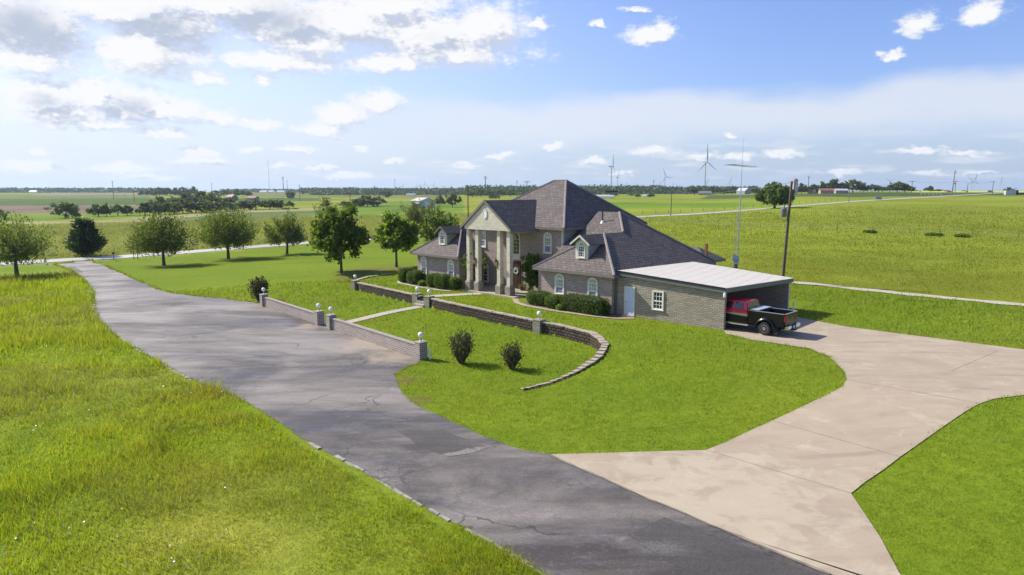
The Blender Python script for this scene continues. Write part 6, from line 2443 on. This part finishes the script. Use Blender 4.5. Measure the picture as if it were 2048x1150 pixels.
CLOUDS = [(330, 268, 60, 15, .35), (560, 332, 32, 8, .2), (690, 352, 60, 7, .1), (930, 330, 34, 6, 0), (1000, 312, 30, 7, 0), (300, 355, 70, 7, .2), (1230, 345, 40, 6, 0), (300, 110, 170, 60, .3), (700, 50, 230, 80, .45), (560, 125, 150, 30, .2), (900, 110, 170, 40, .25), (120, 235, 140, 26, .3),   # column, row, half width, half height, greyness
    (50, 55, 190, 95, 1.0), (340, 55, 150, 75, .9), (240, 20, 200, 60, .5), (560, 45, 170, 80, .9), (620, 90, 130, 40, .4), (450, 10, 300, 50, .4), (870, 75, 190, 75, .55), (960, 60, 110, 60, .1), (780, 128, 130, 24, .5),
    (760, 10, 200, 40, .3), (60, 120, 150, 40, .3), (90, 205, 100, 50, .8), (190, 190, 60, 55, .3), (265, 215, 110, 45, .85), (340, 225, 90, 35, .2), (425, 236, 58, 18, .25), (400, 155, 60, 20, .1), (528, 161, 26, 15, 0),
    (755, 207, 58, 32, .25), (690, 235, 65, 26, .2), (640, 262, 60, 17, .45), (1300, 72, 55, 22, .45), (1330, 60, 26, 22, .1), (1838, 48, 44, 27, .35), (1960, 30, 54, 26, .35), (1787, 112, 27, 12, 0), (1195, 45, 18, 8, 0), (1275, 20, 28, 8, 0), (1075, 45, 22, 16, 0),
    (1110, 293, 26, 8, .1), (1300, 303, 46, 13, .25), (1405, 313, 34, 10, .15), (1480, 314, 36, 9, .15), (1565, 309, 46, 10, .2), (1185, 324, 30, 7, .1), (1845, 302, 44, 9, .15), (1925, 310, 42, 6, .1), (1680, 344, 46, 8, .1), (1462, 273, 14, 6, 0),
    (400, 305, 40, 14, .5), (395, 322, 70, 10, .4), (240, 338, 80, 10, .45), (75, 302, 26, 7, .5), (790, 322, 26, 8, .4), (720, 300, 24, 8, .3), (590, 300, 50, 5, .1), (500, 300, 24, 8, .2), (640, 335, 28, 6, .2), (1960, 342, 40, 6, .1), (1860, 345, 60, 7, .1), (60, 335, 90, 14, .4), (180, 250, 140, 12, .3), (520, 252, 60, 14, .1)]

world = bpy.data.worlds.new('World')
scene.world = world
world.use_nodes = True
nt = world.node_tree
g = bpy.data.node_groups.new('cloud_field', 'ShaderNodeTree')
g.interface.new_socket('Vector', in_out='INPUT', socket_type='NodeSocketVector')
g.interface.new_socket('Density', in_out='OUTPUT', socket_type='NodeSocketFloat')
g.interface.new_socket('Grey', in_out='OUTPUT', socket_type='NodeSocketFloat')
gi, go = g.nodes.new('NodeGroupInput'), g.nodes.new('NodeGroupOutput')


def vmath(tree, op, *args):
    n = tree.nodes.new('ShaderNodeVectorMath')
    n.operation = op
    for i, a in enumerate(args):
        if isinstance(a, bpy.types.NodeSocket):
            tree.links.new(a, n.inputs[i])
        else:
            n.inputs[i].default_value = a
    return n.outputs['Value'] if op in ('LENGTH', 'DOT_PRODUCT') else n.outputs[0]


def fmath(tree, op, *args, clamp=False):
    n = tree.nodes.new('ShaderNodeMath')
    n.operation = op
    n.use_clamp = clamp
    for i, a in enumerate(args):
        if isinstance(a, bpy.types.NodeSocket):
            tree.links.new(a, n.inputs[i])
        else:
            n.inputs[i].default_value = a
    return n.outputs[0]


def smooth(tree, x, a, b, lo=0.0, hi=1.0):
    n = tree.nodes.new('ShaderNodeMapRange')
    n.interpolation_type = 'SMOOTHSTEP'
    tree.links.new(x, n.inputs[0])
    for i, v in enumerate((a, b, lo, hi)):
        n.inputs[i + 1].default_value = v
    return n.outputs[0]


# the input is (bearing, height, 0) in degrees; shake it so that the outlines billow
vin = gi.outputs[0]
st = vmath(g, 'MULTIPLY', vin, (1, 1.7, 1))
nz = g.nodes.new('ShaderNodeTexNoise')
nz.inputs['Scale'].default_value = .30
nz.inputs['Detail'].default_value = 9
nz.inputs['Roughness'].default_value = .62
g.links.new(st, nz.inputs['Vector'])
nz3 = g.nodes.new('ShaderNodeTexNoise')
nz3.inputs['Scale'].default_value = 1.25
nz3.inputs['Detail'].default_value = 8
nz3.inputs['Roughness'].default_value = .65
g.links.new(st, nz3.inputs['Vector'])
wz = g.nodes.new('ShaderNodeTexNoise')
wz.inputs['Scale'].default_value = .75
wz.inputs['Detail'].default_value = 7
wz.inputs['Roughness'].default_value = .6
g.links.new(st, wz.inputs['Vector'])
w1 = vmath(g, 'SUBTRACT', wz.outputs[1], (.5, .5, .5))
w1 = vmath(g, 'MULTIPLY', w1, (3.0, 1.5, 0))
p = vmath(g, 'ADD', vin, w1)
sx = g.nodes.new('ShaderNodeSeparateXYZ')
g.links.new(p, sx.inputs[0])
cx = g.nodes.new('ShaderNodeCombineXYZ')
g.links.new(sx.outputs[0], cx.inputs[0])
g.links.new(sx.outputs[1], cx.inputs[1])
g.links.new(fmath(g, 'MULTIPLY', sx.outputs[1], -1.0), cx.inputs[2])
best, grey = None, None
for px, py, hw, hh, gr in CLOUDS:
    a, e = azel(px, py)
    ra = (azel(px + hw, py)[0] - azel(px - hw, py)[0]) / 2
    re = (azel(px, py - hh)[1] - azel(px, py + hh)[1]) / 2
    s3 = (1 / ra, 1 / (re * 1.1), 1 / (re * .8))
    q = vmath(g, 'MULTIPLY_ADD', cx.outputs[0], s3, (-a * s3[0], -e * s3[1], e * s3[2]))
    q = vmath(g, 'MAXIMUM', q, (-99, 0, 0))
    v_ = fmath(g, 'SUBTRACT', 1.0, vmath(g, 'LENGTH', q))
    best = v_ if best is None else fmath(g, 'MAXIMUM', best, v_)
    if gr > 0:
        k = fmath(g, 'MULTIPLY', fmath(g, 'ADD', v_, .15), gr)
        grey = k if grey is None else fmath(g, 'MAXIMUM', grey, k)
dn = fmath(g, 'ADD', fmath(g, 'MAXIMUM', best, -.6), fmath(g, 'ADD', fmath(g, 'MULTIPLY', fmath(g, 'SUBTRACT', nz.outputs[0], .5), 1.4), fmath(g, 'MULTIPLY', fmath(g, 'SUBTRACT', nz3.outputs[0], .5), 1.1)))
g.links.new(dn, go.inputs[0])
g.links.new(grey, go.inputs[1])

tc = nt.nodes.new('ShaderNodeTexCoord')
sp = nt.nodes.new('ShaderNodeSeparateXYZ')
nt.links.new(tc.outputs['Generated'], sp.inputs[0])
az_ = fmath(nt, 'MULTIPLY', fmath(nt, 'ARCTAN2', sp.outputs[0], sp.outputs[1]), 57.2958)
el_ = fmath(nt, 'MULTIPLY', fmath(nt, 'ARCSINE', sp.outputs[2]), 57.2958)
cb_ = nt.nodes.new('ShaderNodeCombineXYZ')
nt.links.new(az_, cb_.inputs[0])
nt.links.new(el_, cb_.inputs[1])
g1 = nt.nodes.new('ShaderNodeGroup')
g1.node_tree = g
nt.links.new(cb_.outputs[0], g1.inputs[0])
g2 = nt.nodes.new('ShaderNodeGroup')
g2.node_tree = g
nt.links.new(vmath(nt, 'ADD', cb_.outputs[0], (-1.1, 1.0, 0)), g2.inputs[0])
alpha = smooth(nt, g1.outputs[0], -.26, .60)
# side towards the sun bright, thick middles grey
diff = fmath(nt, 'SUBTRACT', g1.outputs[0], g2.outputs[0])
lit = smooth(nt, diff, -.5, .25)
thick = smooth(nt, fmath(nt, 'ADD', g1.outputs[1], fmath(nt, 'MULTIPLY', fmath(nt, 'SUBTRACT', .5, lit), .5)), .22, .85)
sky = nt.nodes.new('ShaderNodeTexSky')
sky.sky_type = 'NISHITA'
sky.sun_disc = False
sky.sun_elevation = SEL
sky.sun_rotation = SAZ
sky.air_density = 1.0
sky.dust_density = 1.4
sky.ozone_density = 1.6
WS = .10
EXPO = .6
HAZE = .00008
SKYGAIN = 1.0
sc_ = vmath(nt, 'SCALE', sky.outputs[0], (0, 0, 0))
sc_.node.inputs['Scale'].default_value = SKYGAIN
sc_ = vmath(nt, 'MULTIPLY', sc_, (.82, .92, 1.29))


def wcol(c):
    return tuple(x / WS / 2 ** EXPO for x in c)


# thin veil low and towards the sun, and one long soft sheet of high cloud
a0, e0 = azel(900, 243)
a1, e1 = azel(2048, 185)
ec = fmath(nt, 'ADD', fmath(nt, 'MULTIPLY', fmath(nt, 'SUBTRACT', az_, a0), (e1 - e0) / (a1 - a0)), e0)
vb = nt.nodes.new('ShaderNodeTexNoise')
vb.inputs['Scale'].default_value = .09
vb.inputs['Detail'].default_value = 5
nt.links.new(vmath(nt, 'MULTIPLY', cb_.outputs[0], (1, 2.5, 1)), vb.inputs['Vector'])
dv = fmath(nt, 'ADD', fmath(nt, 'SUBTRACT', el_, ec), fmath(nt, 'MULTIPLY', fmath(nt, 'SUBTRACT', vb.outputs[0], .5), 4.0))
up_ = smooth(nt, dv, .5, 2.3, 1, 0)
dn_ = smooth(nt, dv, -3.4, -.6, 0, 1)
band = fmath(nt, 'MULTIPLY', fmath(nt, 'MULTIPLY', up_, dn_), smooth(nt, az_, -24, 2, .15, .78))
veil = fmath(nt, 'MULTIPLY', smooth(nt, az_, -42, 26, .64, 0), smooth(nt, el_, 2, 26, 1.0, .25))
hz_ = smooth(nt, el_, 0.0, 9.0, .62, 0)
streak = nt.nodes.new('ShaderNodeTexNoise')
streak.inputs['Scale'].default_value = .5
streak.inputs['Detail'].default_value = 7
nt.links.new(vmath(nt, 'MULTIPLY', cb_.outputs[0], (.5, 3.0, 1)), streak.inputs['Vector'])
low = fmath(nt, 'MULTIPLY', smooth(nt, streak.outputs[0], .50, .66), fmath(nt, 'MULTIPLY', smooth(nt, el_, 0.3, 1.4), smooth(nt, el_, 2.5, 5.5, 1, 0)))


def wmix(fac, a, b):
    n = nt.nodes.new('ShaderNodeMix')
    n.data_type = 'RGBA'
    for i, v in ((0, fac), (6, a), (7, b)):
        if isinstance(v, bpy.types.NodeSocket):
            nt.links.new(v, n.inputs[i])
        else:
            n.inputs[i].default_value = v if i == 0 else (*v, 1)
    return n.outputs[2]


c = wmix(hz_, sc_, wcol((.60, .73, .88)))
c = wmix(veil, c, wcol((.82, .87, .95)))
c = wmix(band, c, wcol((.82, .855, .93)))
c = wmix(fmath(nt, 'MULTIPLY', low, .6), c, wcol((.84, .87, .94)))
cc = wmix(lit, wcol((.66, .71, .82)), wcol((.98, .98, .99)))
cc = wmix(thick, cc, wcol((.52, .58, .71)))
c = wmix(alpha, c, cc)
bg = nt.nodes['Background']
bg.inputs['Strength'].default_value = WS
nt.links.new(c, bg.inputs['Color'])

# the air: one closed box of thin haze round everything on the ground
hm_ = MB().box(-9500, 9500, -60, 9500, -12, 150)
hz_o = hm_.build('haze', None, None)
mh = bpy.data.materials.new('thin_haze')
mh.use_nodes = True
mh.node_tree.nodes.clear()
pv = mh.node_tree.nodes.new('ShaderNodeVolumePrincipled')
pv.inputs['Color'].default_value = (.62, .78, 1, 1)
pv.inputs['Density'].default_value = HAZE
pv.inputs['Anisotropy'].default_value = .2
mo = mh.node_tree.nodes.new('ShaderNodeOutputMaterial')
mh.node_tree.links.new(pv.outputs[0], mo.inputs['Volume'])
hz_o.data.materials.clear()
hz_o.data.materials.append(mh)
tag(hz_o, 'thin blue haze in the air over the plain', 'haze', kind='stuff')

cam = bpy.data.cameras.new('camera')
cam.sensor_width = 36
cam.lens = F / 2048 * 36
cam.clip_start = .1
cam.clip_end = 30000
co = bpy.data.objects.new('camera', cam)
co.location = (0, 0, CH)
co.rotation_euler = (math.pi / 2 - PITCH, 0, 0)
COL.objects.link(co)
scene.camera = co
vs_ = scene.view_settings
vs_.view_transform = 'Standard'
vs_.look = 'None'
vs_.exposure = EXPO
vs_.gamma = 1
scene.render.resolution_x, scene.render.resolution_y = 1024, 575
scene.cycles.max_bounces = 5
scene.cycles.diffuse_bounces = 3
scene.cycles.glossy_bounces = 3
scene.cycles.volume_bounces = 0
scene.cycles.transparent_max_bounces = 4
scene.cycles.use_denoising = True
scene.cycles.use_adaptive_sampling = True
scene.cycles.adaptive_threshold = .015
